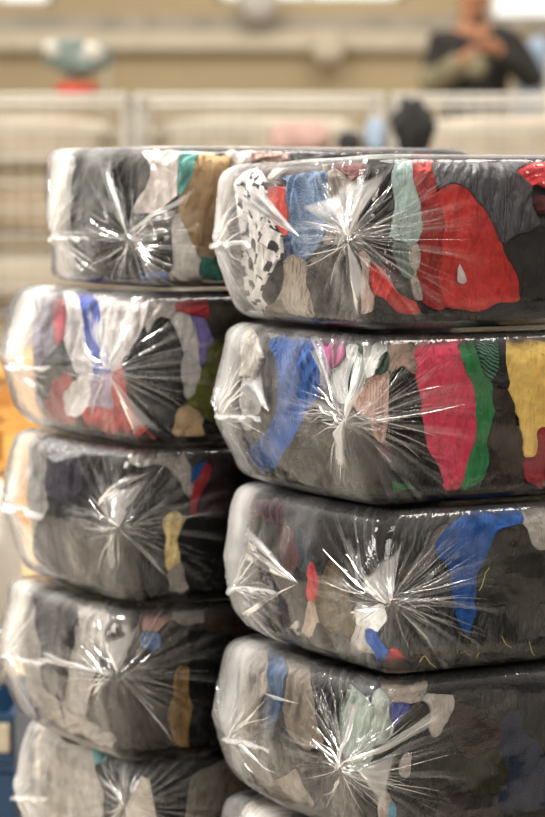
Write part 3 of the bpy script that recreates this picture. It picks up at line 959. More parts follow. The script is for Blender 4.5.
R3 = [
    ('garment', 'dark brown garment across the middle', '#3d3431', (80, 'plain', 1.2), [(225, 490), (420, 490), (420, 700), (225, 700)]),
    ('garment', 'black garment right of the near gather', '#2b2825', (70, 'shiny', .8), [(395, 505), (470, 505), (470, 600), (480, 690), (420, 700), (400, 660), (384, 610)]),
    ('garment', 'black garment on the lower right', '#282522', (60, 'shiny', .7), [(470, 590), (600, 580), (600, 700), (476, 700), (470, 650)]),
    ('garment', 'dark olive grey garment right of the blue one', '#47423c', (85, 'plain'), [(486, 528), (532, 526), (600, 540), (600, 600), (500, 606), (474, 612), (474, 582), (484, 560)]),
    ('garment', 'wine coloured garment at the top far corner', '#5e2c3e', (75, 'plain'), [(238, 494), (284, 496), (282, 524), (256, 518), (240, 520)]),
    ('garment', 'grey olive garment below the wine coloured one', '#514b43', (75, 'plain'), [(236, 518), (258, 518), (276, 530), (286, 560), (282, 580), (240, 575)]),
    ('garment', 'dull maroon garment', '#6f4240', (85, 'plain'), [(271, 526), (288, 530), (294, 560), (285, 582), (275, 572)]),
    ('garment', 'slate grey garment above the red sliver', '#4d5460', (90, 'plain'), [(289, 524), (304, 534), (306, 572), (294, 574)]),
    ('garment', 'black garment below the sealed fin', '#2a282a', (70, 'plain'), [(238, 592), (300, 598), (298, 637), (285, 644), (240, 634)]),
    ('garment', 'khaki olive garment', '#6e5c3c', (88, 'plain', 1.4), [(324, 556), (336, 568), (346, 590), (347, 640), (325, 632), (307, 617), (311, 590)]),
    ('garment', 'dark umber garment below the khaki one', '#2c2422', (70, 'plain'), [(304, 618), (325, 631), (347, 638), (354, 655), (342, 668), (308, 656)]),
    ('garment', 'beige strip of cloth below the red sliver', '#a8937f', (88, 'plain'), [(299, 600), (309, 605), (308, 640), (296, 642)]),
    ('garment', 'narrow sliver of bright red cloth', '#cc2326', (90, 'plain'), [(305, 560), (311, 570), (312, 595), (306, 604), (300, 595)]),
    ('cord', 'cream knotted cord', '#bdb2a8', (30, 'plain'), [(282, 648), (284, 630), (290, 619), (295, 623), (290, 640), (306, 640), (309, 654), (295, 654)]),
    ('garment', 'white garment beside the near gather', '#cfc8c2', (60, 'plain'), [(347, 615), (376, 600), (388, 618), (364, 642), (380, 668), (420, 684), (420, 694), (380, 688), (346, 664)]),
    ('garment', 'small olive garment on the white one', '#5a5138', (60, 'plain'), [(348, 624), (362, 632), (360, 647), (352, 642)]),
    ('garment', 'small blue garment on the white one', '#2460b4', (120, 'plain'), [(358, 626), (372, 632), (388, 660), (378, 668), (364, 650)]),
    ('garment', 'red garment on the bottom edge', '#bb242a', (140, 'plain'), [(384, 655), (396, 648), (410, 663), (428, 684), (402, 680), (385, 668)]),
    ('garment', 'greige lace garment left of the blue one', '#958b81', (60, 'fuzzy'), [(437, 530), (458, 515), (448, 545), (440, 562), (420, 576), (404, 592), (400, 574), (425, 552)]),
    ('garment', 'royal blue garment', '#0c5aab', (85, 'plain', 1.2), [(440, 542), (456, 520), (470, 505), (538, 502), (522, 524), (497, 530), (485, 560), (476, 580), (478, 615), (470, 637), (455, 612), (452, 590), (456, 572), (452, 560), (441, 558)]),
    ('garment', 'light grey garment on the top edge', '#aaa39b', (80, 'plain'), [(522, 502), (600, 502), (600, 545), (537, 552), (530, 530)]),
    ('garment', 'pale garment along the bottom corner', '#b5ada3', (10, 'plain'), [(526, 668), (560, 648), (600, 648), (600, 680), (534, 684)]),
]
R4 = [
    ('garment', 'dark charcoal garment filling the middle', '#3a3432', (80, 'plain', 1.1), [(225, 640), (600, 640), (600, 850), (225, 850)]),
    ('garment', 'warm beige garment at the far corner', '#948a7f', (75, 'plain'), [(222, 640), (264, 645), (270, 665), (257, 700), (250, 742), (222, 738)]),
    ('garment', 'pale taupe garment under the sealed fin', '#968c82', (70, 'plain'), [(222, 738), (254, 744), (276, 800), (264, 812), (232, 800)]),
    ('garment', 'tan garment beside the blue strap', '#7e7161', (80, 'plain'), [(280, 645), (309, 650), (313, 700), (319, 745), (300, 752), (280, 737), (274, 700), (280, 680)]),
    ('garment', 'grey beige garment below the fin', '#8f8373', (100, 'plain'), [(268, 782), (290, 768), (307, 800), (302, 840), (275, 840)]),
    ('strap', 'blue woven strap', '#35608f', (80, 'net'), [(267, 645), (284, 645), (279, 680), (271, 720), (260, 727), (262, 700)]),
    ('sweater', 'charcoal cable knit sweater', '#4b4645', (88, 'knit', 1.3), [(308, 655), (346, 660), (346, 742), (325, 748), (313, 712)]),
    ('garment', 'dark plum garment at the bottom', '#42343a', (75, 'plain'), [(312, 762), (346, 760), (352, 800), (345, 850), (308, 850)]),
    ('garment', 'navy garment along the top edge', '#2f384c', (10, 'plain'), [(345, 655), (388, 658), (382, 702), (362, 706), (350, 684)]),
    ('garment', 'mint grey garment at the near gather', '#98a699', (75, 'plain', 1.2), [(334, 708), (345, 678), (361, 700), (366, 722), (371, 762), (346, 772), (335, 743)]),
    ('garment', 'pale sage garment right of the mint grey one', '#a3aca2', (75, 'plain', 1.2), [(368, 686), (394, 676), (402, 720), (387, 747), (364, 744)]),
    ('garment', 'light stone garment on the top edge', '#baac9e', (10, 'plain'), [(376, 668), (432, 676), (424, 702), (392, 702)]),
    ('garment', 'violet blue garment', '#4c52a8', (60, 'plain'), [(388, 700), (413, 701), (411, 713), (396, 730), (387, 722)]),
    ('garment', 'off white ragged garment', '#c1b8b0', (85, 'plain'), [(424, 690), (462, 694), (454, 716), (443, 740), (431, 732), (435, 712)]),
    ('garment', 'small pale grey garment near the gather', '#aaa09a', (85, 'plain'), [(401, 756), (418, 744), (416, 770), (412, 788), (402, 773)]),
    ('garment', 'brown mesh garment', '#604f47', (40, 'net', .8), [(455, 715), (475, 703), (501, 724), (512, 742), (480, 766), (465, 752), (454, 736)]),
    ('garment', 'black garment above the brown mesh one', '#2c282a', (10, 'shiny'), [(460, 680), (524, 684), (516, 727), (491, 720), (472, 704), (460, 702)]),
    ('garment', 'dark olive garment', '#454126', (70, 'plain'), [(464, 766), (502, 744), (513, 770), (510, 794), (482, 798), (464, 786)]),
    ('garment', 'dark blue denim piece', '#36476f', (75, 'fuzzy'), [(504, 720), (521, 712), (536, 740), (548, 746), (560, 850), (518, 850), (498, 804), (512, 782)]),
    ('garment', 'blue black garment at the top corner', '#292a32', (70, 'plain'), [(524, 680), (600, 680), (600, 752), (532, 737), (521, 712)]),
    ('garment', 'small turquoise garment', '#259cc6', (85, 'plain'), [(391, 794), (401, 804), (400, 824), (389, 820)]),
    ('garment', 'light beige garment left of the turquoise one', '#ab9f93', (85, 'plain'), [(378, 790), (391, 794), (389, 840), (376, 840)]),
    ('garment', 'brown plum garment at the bottom right', '#4d3e3c', (60, 'plain'), [(440, 768), (470, 790), (496, 850), (436, 850)]),
]
R5 = [
    ('garment', 'cream garment showing at the far corner', '#b3a898', (60, 'plain'), [(230, 780), (290, 790), (290, 860), (230, 860)]),
    ('garment', 'dark garment beside the cream one', '#3a3432', (60, 'plain'), [(290, 790), (420, 800), (420, 880), (290, 880)]),
]
L1 = [
    ('garment', 'black garment behind the near gather', '#3a3532', (70, 'plain', 1.2), [(50, 135), (240, 135), (240, 295), (50, 295)]),
    ('garment', 'pale grey garment at the gathered end', '#b9b4ae', (85, 'plain'), [(45, 140), (74, 140), (68, 180), (64, 215), (70, 260), (88, 295), (45, 295)]),
    ('garment', 'charcoal folded garment above the fin', '#47413c', (70, 'plain', 1.3), [(72, 160), (92, 148), (140, 152), (150, 185), (122, 212), (75, 216), (66, 190)]),
    ('garment', 'dark brown folded garment below the fin', '#4b443f', (115, 'plain', 1.3), [(70, 218), (120, 218), (150, 260), (166, 292), (95, 292), (72, 262)]),
    ('garment', 'pale pinkish white garment', '#cdc0b8', (70, 'plain'), [(140, 138), (184, 138), (181, 190), (152, 216), (122, 212), (146, 180)]),
    ('garment', 'narrow blue garment on the bottom edge', '#40589a', (10, 'plain'), [(138, 276), (166, 274), (174, 294), (142, 294)]),
    ('garment', 'teal strip of cloth', '#55a097', (75, 'plain'), [(183, 138), (204, 138), (193, 182), (177, 207), (178, 180)]),
    ('garment', 'white garment left of the tan one', '#d8d3cc', (110, 'plain'), [(172, 206), (190, 235), (206, 275), (198, 295), (172, 290), (172, 240)]),
    ('garment', 'tan crinkled garment', '#b08d5e', (75, 'plain', 1.3), [(203, 138), (229, 138), (240, 190), (217, 264), (196, 240), (178, 207), (192, 182)]),
    ('garment', 'sea green garment on the bottom edge', '#35907f', (60, 'plain'), [(199, 260), (219, 262), (224, 295), (203, 290)]),
    ('garment', 'pale stone garment right of the tan one', '#cfc4bb', (75, 'plain'), [(228, 135), (252, 135), (252, 175), (236, 178)]),
    ('garment', 'dusty pink brown garment on the top edge', '#8f6c62', (20, 'speckled'), [(250, 135), (292, 135), (290, 175), (252, 175)]),
    ('garment', 'black garment along the top edge', '#2f2c2e', (10, 'shiny'), [(290, 135), (420, 135), (420, 185), (290, 185)]),
]
L2 = [
    ('garment', 'dark charcoal garment behind the near gather', '#3b3734', (80, 'plain', 1.1), [(10, 280), (245, 280), (245, 450), (10, 450)]),
    ('garment', 'mauve grey garment at the gathered end', '#8d8494', (80, 'plain'), [(0, 285), (54, 285), (60, 340), (46, 352), (30, 380), (44, 430), (0, 430)]),
    ('garment', 'dusty rose garment', '#b54e56', (85, 'plain'), [(50, 300), (63, 296), (62, 335), (52, 342)]),
    ('garment', 'white garment left of the blue one', '#cfc9c6', (85, 'plain'), [(61, 285), (78, 285), (81, 340), (89, 373), (68, 371), (61, 340)]),
    ('garment', 'pale grey garment on the top edge', '#b8b2af', (80, 'plain'), [(91, 285), (152, 285), (146, 320), (126, 350), (113, 372), (103, 366), (97, 330)]),
    ('garment', 'deep blue garment', '#2f489f', (88, 'plain'), [(75, 285), (92, 285), (96, 330), (104, 371), (90, 376), (80, 340)]),
    ('garment', 'dark red garment low at the gathered end', '#a83236', (70, 'plain'), [(40, 402), (58, 372), (70, 374), (61, 400), (72, 430), (48, 425)]),
    ('garment', 'white garment below the far gather', '#d4d0cc', (60, 'plain'), [(58, 396), (74, 374), (90, 380), (82, 412), (64, 418)]),
    ('garment', 'lilac garment', '#a18ca8', (80, 'plain'), [(87, 380), (108, 375), (121, 400), (110, 411), (88, 408)]),
    ('garment', 'red garment along the bottom edge', '#b62c30', (60, 'plain', 1.3), [(107, 372), (121, 368), (124, 395), (142, 425), (167, 450), (100, 450), (80, 425), (80, 410), (110, 410)]),
    ('garment', 'dark green black ribbed garment', '#35322d', (100, 'knit'), [(157, 318), (176, 322), (183, 345), (185, 380), (179, 410), (176, 450), (160, 445), (130, 415), (125, 385), (134, 355)]),
    ('garment', 'grey beige garment on the top edge', '#a19993', (60, 'plain'), [(150, 283), (186, 283), (176, 320), (160, 316), (140, 347), (147, 318)]),
    ('garment', 'light grey garment left of the violet one', '#c6c2c1', (85, 'plain'), [(175, 312), (191, 314), (204, 345), (197, 385), (186, 410), (184, 375), (183, 345)]),
    ('garment', 'crimson garment on the top edge', '#ab1626', (20, 'plain'), [(181, 283), (222, 283), (216, 320), (195, 316), (179, 308)]),
    ('garment', 'violet garment', '#8878c4', (85, 'plain'), [(190, 312), (206, 318), (217, 345), (206, 372), (199, 366), (203, 345)]),
    ('garment', 'brown fleece garment', '#6b5e4a', (80, 'fuzzy'), [(211, 290), (255, 290), (255, 342), (218, 342), (209, 320)]),
    ('garment', 'olive green garment', '#7b8020', (80, 'plain', 1.2), [(216, 343), (255, 343), (255, 402), (221, 428), (205, 414), (182, 422), (186, 405), (200, 390), (206, 372)]),
    ('garment', 'khaki garment on the bottom edge', '#b79d74', (60, 'plain'), [(175, 414), (195, 408), (206, 422), (207, 440), (176, 440)]),
    ('garment', 'small scrap of yellow cloth', '#dcb53f', (80, 'plain'), [(179, 370), (185, 374), (186, 388), (179, 384)]),
]
L3 = [
    ('garment', 'dark brown garment filling the middle', '#3f3a36', (80, 'plain', 1.1), [(10, 430), (250, 430), (250, 610), (10, 610)]),
    ('garment', 'pale grey garment at the gathered end', '#a9a49f', (85, 'plain'), [(0, 435), (44, 435), (40, 480), (44, 510), (28, 530), (30, 575), (0, 575)]),
    ('garment', 'grey speckled garment on the top edge', '#8d8d90', (5, 'speckled'), [(40, 430), (128, 430), (122, 455), (44, 462)]),
    ('garment', 'slate violet garment above the fin', '#50465a', (70, 'plain'), [(42, 468), (76, 455), (81, 490), (60, 504), (43, 492)]),
    ('garment', 'umber garment above the fin', '#463e3a', (80, 'plain'), [(75, 452), (150, 452), (122, 502), (104, 516), (81, 502)]),
    ('garment', 'slate violet garment below the fin', '#4a4354', (110, 'plain'), [(28, 532), (70, 514), (69, 545), (62, 590), (30, 580)]),
    ('garment', 'grey brown garment below the fin', '#5c534c', (85, 'plain'), [(69, 514), (100, 511), (109, 545), (112, 595), (70, 592), (64, 566)]),
    ('garment', 'small pale scrap of cloth', '#a89e95', (80, 'plain'), [(102, 545), (110, 558), (109, 572), (103, 565)]),
    ('garment', 'pale grey ribbed garment on the top edge', '#aca69f', (95, 'knit'), [(124, 430), (178, 432), (194, 475), (189, 507), (182, 480), (165, 462), (145, 466), (128, 462)]),
    ('garment', 'maroon brown garment at the right', '#4d3138', (80, 'plain'), [(214, 440), (255, 440), (255, 522), (200, 522), (206, 485)]),
    ('garment', 'blue collar of cloth', '#1f5ba8', (80, 'plain'), [(194, 464), (209, 450), (206, 477), (192, 492)]),
    ('garment', 'curved strip of red cloth', '#b81c2a', (80, 'plain'), [(205, 464), (216, 448), (213, 480), (201, 500), (199, 522), (191, 515), (192, 490), (203, 478)]),
    ('garment', 'black garment at the lower right', '#262424', (80, 'plain'), [(186, 520), (255, 520), (255, 610), (190, 610), (180, 560)]),
    ('garment', 'pale yellow strip of cloth', '#e8cc80', (88, 'plain'), [(164, 520), (174, 512), (185, 516), (183, 540), (181, 568), (168, 572), (167, 545)]),
    ('garment', 'white scrap of cloth on the bottom edge', '#bdb3a9', (70, 'plain'), [(171, 570), (185, 562), (192, 596), (174, 598)]),
    ('garment', 'yellow scrap of cloth on the bottom edge', '#d2a94c', (70, 'plain'), [(157, 580), (170, 573), (173, 594), (158, 594)]),
]
L4 = [
    ('garment', 'dark umber garment filling the middle', '#403934', (80, 'plain', 1.1), [(0, 570), (250, 570), (250, 770), (0, 770)]),
    ('garment', 'pale greige garment at the gathered end', '#a8a097', (75, 'plain', 1.2), [(-10, 580), (24, 584), (36, 640), (40, 690), (64, 722), (30, 735), (-10, 700)]),
    ('garment', 'dark brown garment at the far corner', '#48403b', (80, 'plain'), [(28, 588), (82, 588), (71, 625), (61, 660), (41, 650), (30, 620)]),
    ('garment', 'light greige garment', '#aba39b', (80, 'plain', 1.3), [(80, 590), (101, 590), (106, 620), (93, 650), (91, 700), (76, 722), (60, 702), (65, 650), (71, 620)]),
    ('garment', 'mid brown garment right of the light greige one', '#5e534c', (85, 'plain'), [(104, 590), (148, 600), (141, 640), (111, 660), (93, 650), (105, 620)]),
    ('garment', 'dark taupe garment below the near gather', '#4d443f', (110, 'plain'), [(90, 668), (106, 680), (132, 740), (108, 742), (80, 722)]),
    ('garment', 'pale taupe garment along the bottom edge', '#9f958a', (20, 'plain'), [(38, 690), (60, 704), (82, 722), (112, 738), (108, 752), (50, 738)]),
    ('garment', 'salmon pink garment', '#d09c8b', (80, 'plain'), [(146, 590), (172, 592), (174, 612), (161, 631), (144, 632), (143, 615)]),
    ('garment', 'sky blue garment', '#5a82b8', (85, 'plain'), [(142, 633), (161, 631), (161, 652), (142, 653)]),
    ('garment', 'grey garment on the top edge', '#9a928b', (10, 'plain'), [(172, 590), (208, 600), (212, 620), (186, 626), (174, 616)]),
    ('garment', 'rust brown garment at the top right', '#5f4433', (60, 'plain'), [(206, 604), (255, 606), (255, 642), (212, 640)]),
    ('garment', 'black garment at the right', '#201e1e', (80, 'plain'), [(190, 628), (255, 642), (255, 770), (192, 770), (192, 690)]),
    ('garment', 'mustard brown garment', '#9a7840', (88, 'knit'), [(181, 664), (190, 668), (193, 710), (192, 752), (174, 748), (171, 715), (178, 690)]),
]
L5 = [
    ('garment', 'black garment filling the middle', '#342f2f', (80, 'plain'), [(0, 715), (260, 715), (260, 860), (0, 860)]),
    ('garment', 'cream garment at the gathered end', '#aaa296', (80, 'plain', 1.3), [(15, 715), (50, 720), (62, 738), (96, 742), (90, 770), (100, 800), (96, 850), (15, 850)]),
    ('garment', 'pale teal scrap of cloth', '#57a3a3', (80, 'plain'), [(92, 732), (109, 738), (101, 762), (91, 764)]),
    ('garment', 'cream garment with a pointed top', '#c6baa9', (80, 'plain', 1.2), [(128, 785), (142, 768), (149, 782), (154, 800), (156, 850), (120, 850), (122, 800)]),
    ('garment', 'thin rust red strip of cloth', '#843f38', (80, 'plain'), [(114, 772), (121, 770), (118, 792), (111, 794)]),
    ('garment', 'stone knitted garment at the right', '#a39889', (70, 'knit', 1.3), [(196, 772), (222, 755), (260, 762), (255, 850), (190, 850), (190, 800)]),
]

BGROUP = 'clear plastic wrapped bales of clothes'
#        key  near corner      yaw  bottom top
spec = [
    ('R5', (.185, 4.21), 31, -1.405, -1.141, R5, dict(seed=5), (250, 850), (380, 850), []),
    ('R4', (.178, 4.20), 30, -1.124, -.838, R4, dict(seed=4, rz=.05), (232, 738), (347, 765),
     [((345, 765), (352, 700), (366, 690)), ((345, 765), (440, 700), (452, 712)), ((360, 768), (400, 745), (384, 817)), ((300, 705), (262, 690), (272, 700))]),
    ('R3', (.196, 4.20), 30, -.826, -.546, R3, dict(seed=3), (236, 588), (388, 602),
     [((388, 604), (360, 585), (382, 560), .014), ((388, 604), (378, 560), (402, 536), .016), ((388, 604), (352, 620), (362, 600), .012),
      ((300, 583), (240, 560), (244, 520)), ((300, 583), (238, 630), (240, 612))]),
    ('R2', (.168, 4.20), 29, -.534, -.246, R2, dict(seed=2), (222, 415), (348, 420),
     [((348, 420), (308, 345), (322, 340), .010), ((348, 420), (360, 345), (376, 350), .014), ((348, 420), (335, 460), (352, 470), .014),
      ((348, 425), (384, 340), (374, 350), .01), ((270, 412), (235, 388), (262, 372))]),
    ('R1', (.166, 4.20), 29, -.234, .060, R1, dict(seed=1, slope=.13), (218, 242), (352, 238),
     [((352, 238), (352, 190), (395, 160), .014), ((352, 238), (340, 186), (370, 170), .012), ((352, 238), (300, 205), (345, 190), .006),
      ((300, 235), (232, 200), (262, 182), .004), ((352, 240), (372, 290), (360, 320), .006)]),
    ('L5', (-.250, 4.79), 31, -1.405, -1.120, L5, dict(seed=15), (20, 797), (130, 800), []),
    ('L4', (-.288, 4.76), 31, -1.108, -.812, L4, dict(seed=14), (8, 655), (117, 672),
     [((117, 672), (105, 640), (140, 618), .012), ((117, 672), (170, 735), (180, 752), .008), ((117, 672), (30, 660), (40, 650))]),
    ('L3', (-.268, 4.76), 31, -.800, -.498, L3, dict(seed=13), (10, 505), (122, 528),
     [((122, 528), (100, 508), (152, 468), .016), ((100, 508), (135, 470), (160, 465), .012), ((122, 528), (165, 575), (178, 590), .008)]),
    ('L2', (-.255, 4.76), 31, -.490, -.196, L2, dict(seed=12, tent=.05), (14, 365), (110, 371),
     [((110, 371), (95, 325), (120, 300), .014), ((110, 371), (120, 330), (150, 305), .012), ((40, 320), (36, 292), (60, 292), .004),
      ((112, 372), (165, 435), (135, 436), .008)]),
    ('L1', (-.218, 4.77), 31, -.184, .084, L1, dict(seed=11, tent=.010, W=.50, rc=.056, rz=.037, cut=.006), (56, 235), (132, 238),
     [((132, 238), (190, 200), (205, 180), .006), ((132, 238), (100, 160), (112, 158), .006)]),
]
PHRASE = {'1': 'top', '2': 'second', '3': 'third', '4': 'fourth', '5': 'lowest'}
LOOK = {
    'R1': 'with a bright red jacket and checked black and white knit', 'R2': 'with cobalt blue, crimson, green and yellow clothes',
    'R3': 'of mostly black clothes with one royal blue garment', 'R4': 'of dark and beige clothes with a blue strap',
    'R5': 'barely showing under the bale with the blue strap', 'L1': 'with a tan garment and a teal strip',
    'L2': 'with violet, olive and deep blue clothes', 'L3': 'of dark clothes with a pale yellow strip',
    'L4': 'of brown and greige clothes with a salmon scrap', 'L5': 'of black and cream clothes at the bottom',
}
for key, C, yaw, z0, z1, gar, kw, eA, eB, sheets in spec:
    stack = 'front' if key[0] == 'R' else 'rear'
    bl = Bale(key, C, yaw, z0 + CAM[2], z1 + CAM[2], **kw)
    bl.group = BGROUP
    wrap_bale(bl, eA, eB, sheets, label='clear plastic wrapped bale ' + LOOK[key])
    fill_bale(bl, gar, f'garments pressed in the {PHRASE[key[1]]} bale of the {stack} stack',
              f'{PHRASE[key[1]]} bale of {stack} stack')


# ------------------------------------------------------------------ the hall
M_wall = simple('plaster', '#b8a583', .9, var=.06, scale=.8)
M_ledge = simple('painted_ledge', '#d0c3ac', .8, var=.05)
M_panel = simple('wall_panel', '#ab966f', .85, var=.12, scale=1.2)
M_floor = simple('concrete', '#9c9488', .8, var=.1, scale=2.0, bump=.003)
M_steel = simple('galvanised_steel', '#c9c4ba', .5, .2, var=.08)
M_wood = simple('pine_board', '#c8954c', .75, var=.2, scale=5.0, bump=.002)
M_woodp = simple('pale_board', '#d3b98d', .75, var=.2, scale=5.0, bump=.002)
M_blue = simple('blue_plastic', '#0a3352', .5, var=.1)
M_whitebag = simple('white_sack', '#cbc4b8', .7, var=.05, scale=9, bump=.01)
M_black = simple('black_cloth', '#1f1d1c', .9, var=.2, scale=12)
M_coat = simple('dark_coat', '#2b2824', .9, var=.3, scale=9, bump=.01)
M_skin = simple('skin', '#b07a58', .55, var=.06)
M_hair = simple('dark_hair', '#1c1714', .8)
M_olive = simple('olive_cloth', '#7d745a', .9, var=.15)
M_trousers = simple('dark_trousers', '#26282c', .9)
M_green = simple('grey_green_cloth', '#78867f', .9, var=.25, scale=10, bump=.01)
M_red = simple('red_plastic', '#c8452f', .6)
M_grey = simple('grey_wrap', '#b0a48f', .5, var=.15, scale=7, bump=.01)
M_tan = simple('tan_bundle', '#a08e74', .9, var=.2, scale=7, bump=.01)
M_pink = simple('rose_bundle', '#a98a80', .9, var=.2, scale=7, bump=.01)
M_palebl = simple('pale_blue_bundle', '#92a2b3', .9, var=.15, scale=7, bump=.01)


def glass():
    g = NT('window_glass')
    fr = g.n('Fresnel', IOR=1.45).outputs[0]
    t = g.n('BsdfTransparent', Color=(.95, .97, .97, 1)).outputs[0]
    return g.surf(g.n('MixShader', i0=fr, i1=t, i2=g.n('BsdfGlossy', Roughness=.05).outputs[0]).outputs[0])


M_glass = glass()


def struct(name, mb, mat):
    return tag(mb.build(name, mat), kind='structure')


YW = 17.0
struct('floor', MB().box((-7, -3, -.1), (7, YW + .3, 0)), M_floor)
# rear wall with window openings above a sill line at 2.78 m
SILL = at(520, 27, YW)[2]
x_w1 = at(488, 10, YW)[0]
x_w2 = (at(-60, 5, YW)[0], at(54, 5, YW)[0])
x_w3 = (at(215, 5, YW)[0], at(405, 5, YW)[0])
SL = at(20, 4, YW)[2]
wall = MB()
wall.box((-7, YW, 0), (7, YW + .25, SILL))
wall.box((-7, YW, 4.2), (7, YW + .25, 5.2))
wall.box((-7, YW, SILL), (x_w2[0], YW + .25, 4.2))
wall.box((x_w2[1], YW, SILL), (x_w3[0], YW + .25, 4.2))
wall.box((x_w3[1], YW, SILL), (x_w1, YW + .25, 4.2))
wall.box((x_w1 + 1.6, YW, SILL), (7, YW + .25, 4.2))
wall.box((x_w2[0], YW, SILL), (x_w2[1], YW + .25, SL))
wall.box((x_w3[0], YW, SILL), (x_w3[1], YW + .25, SL + .02))
struct('wall_rear', wall, M_wall)
for k, (a, b, z) in enumerate(((x_w2[0], x_w2[1], SL), (x_w3[0], x_w3[1], SL + .02), (x_w1, x_w1 + 1.6, SILL)), 1):
    fr = MB()
    fr.box((a, YW + .08, z), (a + .05, YW + .14, 4.2)).box((b - .05, YW + .08, z), (b, YW + .14, 4.2))
    fr.box((a, YW + .08, z), (b, YW + .14, z + .03)).box((a, YW + .08, 4.15), (b, YW + .14, 4.2))
    fr.box(((a + b) / 2 - .02, YW + .09, z), ((a + b) / 2 + .02, YW + .13, 4.2))
    w = struct(f'window_{k}', fr, M_ledge)
    MB().box((a + .05, YW + .105, z + .03), (b - .05, YW + .115, 4.15)).build('pane', M_glass, w)
zt, zb = at(200, 32, YW)[2], at(200, 52, YW)[2]
struct('trim_1', MB().box((-7, YW - .14, zb), (at(430, 40, YW)[0], YW - .001, zt), .02), M_ledge)
zb2 = at(200, 16, YW)[2]
struct('trim_2', MB().box((-7, YW - .04, zt + .01), (7, YW - .001, zb2), .0), simple('grey_band', '#a89f90', .85))
struct('trim_3', MB().box((at(104, 60, YW)[0], YW - .06, 1.0), (at(110, 60, YW)[0], YW - .002, zb - .002)), M_ledge)
# loading platform along the rear wall
struct('floor_platform', MB().box((-7, 12.2, 0), (7, YW - .15, .99)), M_floor)


def bundle(px, py, Y, wpx, hpx, mat, name, label, cat='bundle', sq=.75, amp=.18, seed=1, depth=.3, group=None, lift=0):
    s = Y / FPX
    c = at(px, py, Y)
    o = MB().blob((0, 0, 0), (wpx * s / 2, depth / 2, hpx * s / 2), seed, amp, 4, sq).build(name, mat, None, True)
    o.location = c
    return tag(o, label, cat, group)


# wire mesh cages with bundles of cloth, standing in front of the platform
def mesh_cage(x0, x1, y0, y1, z1, label):
    e = empty('mesh_cage', ((x0 + x1) / 2, (y0 + y1) / 2, 0), label, 'cage', 'wire mesh cages before the platform')
    for x in (x0, x1):
        for y in (y0, y1):
            MB().tube([(x, y, 0), (x, y, z1)], .011).build('post', M_steel, e)
    for y in (y0, y1):
        p = MB()
        n = int((x1 - x0) / .06)
        for k in range(1, n):
            x = x0 + (x1 - x0) * k / n
            p.tube([(x, y, .15), (x, y, z1)], .0035, 5)
        for k in range(int((z1 - .15) / .11) + 1):
            z = .15 + k * .11
            p.tube([(x0, y, z), (x1, y, z)], .005, 5)
        p.tube([(x0, y, z1), (x1, y, z1)], .011).tube([(x0, y, .15), (x1, y, .15)], .011)
        p.build('wire_panel', M_steel, e)
    for x in (x0, x1):
        p = MB()
        for k in range(1, 14):
            y = y0 + (y1 - y0) * k / 14
            p.tube([(x, y, .15), (x, y, z1)], .0035, 5)
        for k in range(int((z1 - .15) / .11) + 1):
            z = .15 + k * .11
            p.tube([(x, y0, z), (x, y1, z)], .005, 5)
        p.tube([(x, y0, z1), (x, y1, z1)], .016)
        p.build('wire_panel', M_steel, e)
    MB().box((x0, y0, .13), (x1, y1, .15)).build('cage_floor', M_steel, e)
    return e


Z90 = at(270, 96, 10.6)[2]
cages = [(-2.75, -1.72, 'wire mesh cage farthest to the side of the rear stack'),
         (-1.66, -.63, 'wire mesh cage seen left of the top rear-stack bale'),
         (-.57, .46, 'wire mesh cage behind the top of the rear stack'),
         (.52, 1.55, 'wire mesh cage in front of the standing person')]
for a, b, lb in cages:
    mesh_cage(a, b, 10.6, 11.5, Z90, lb)
rn = random.Random(5)
M_pale = simple('pale_wrap', '#b9ac98', .6, var=.12, scale=7, bump=.01)
kinds = [(M_pale, 'pale'), (M_grey, 'grey'), (M_tan, 'tan'), (M_pink, 'rose'), (M_palebl, 'pale blue'), (M_pale, 'pale')]
where = ['side', 'left', 'middle', 'person']
levels = ['bottom', 'second', 'third', 'fourth', 'fifth', 'top']
for ci, (a, b, lb) in enumerate(cages):
    z = .15
    for lv in range(6):
        hgt = (Z90 - .20) / 6
        pick = [1, 2, 0, 2, 2, 0][(lv + ci * 2) % 6] if lv < 5 else 0
        if ci == 1 and lv in (2, 4): pick = 2
        if ci == 2 and lv == 5: pick = 1
        m, nm = kinds[pick]
        o = MB().blob((0, 0, 0), ((b - a) / 2 * .86, .30, hgt / 2 * .82), 10 * ci + lv, .09, 4, .5).build('cloth_bundle', m, None, True)
        o.location = ((a + b) / 2, 11.05, z + hgt / 2)
        tag(o, f'{nm} cloth bundle, {levels[lv]} of the pile in the mesh cage '
            + ['farthest to the side', 'left of the rear stack', 'behind the rear stack', 'before the person'][ci], 'bundle',
            'bundles piled in the mesh cages')
        z += hgt
# small things standing right before the cages on a steel rack
rk = empty('steel_rack', (0.45, 9.9, 0), 'grey steel rack behind the top of the stacks', 'rack')
zt_ = at(300, 158, 9.8)[2]
for x in (-.35, 1.25):
    for y in (9.65, 10.15):
        MB().box((x - .02, y - .02, 0), (x + .02, y + .02, zt_)).build('post', M_steel, rk)
for z in (.3, zt_ - .5, zt_ - .04):
    MB().box((-.33, 9.67, z), (1.23, 10.13, z + .03)).build('shelf', M_steel, rk)
bundle(300, 140, 9.9, 64, 34, M_pink, 'cloth_bundle', 'rose and red cloth bundle on the steel rack', seed=3)
bundle(375, 138, 9.9, 20, 38, M_palebl, 'cloth_bundle', 'pale blue cloth bundle beside the black hood on the rack', seed=4)
bundle(413, 128, 9.9, 40, 56, M_black, 'coat_heap', 'black hooded heap of cloth on the steel rack', seed=8, amp=.4, sq=1.0, cat='garment heap')
bundle(349, 146, 9.9, 24, 28, M_black, 'cloth_bundle', 'small black cloth bundle between rose and blue ones', seed=6)
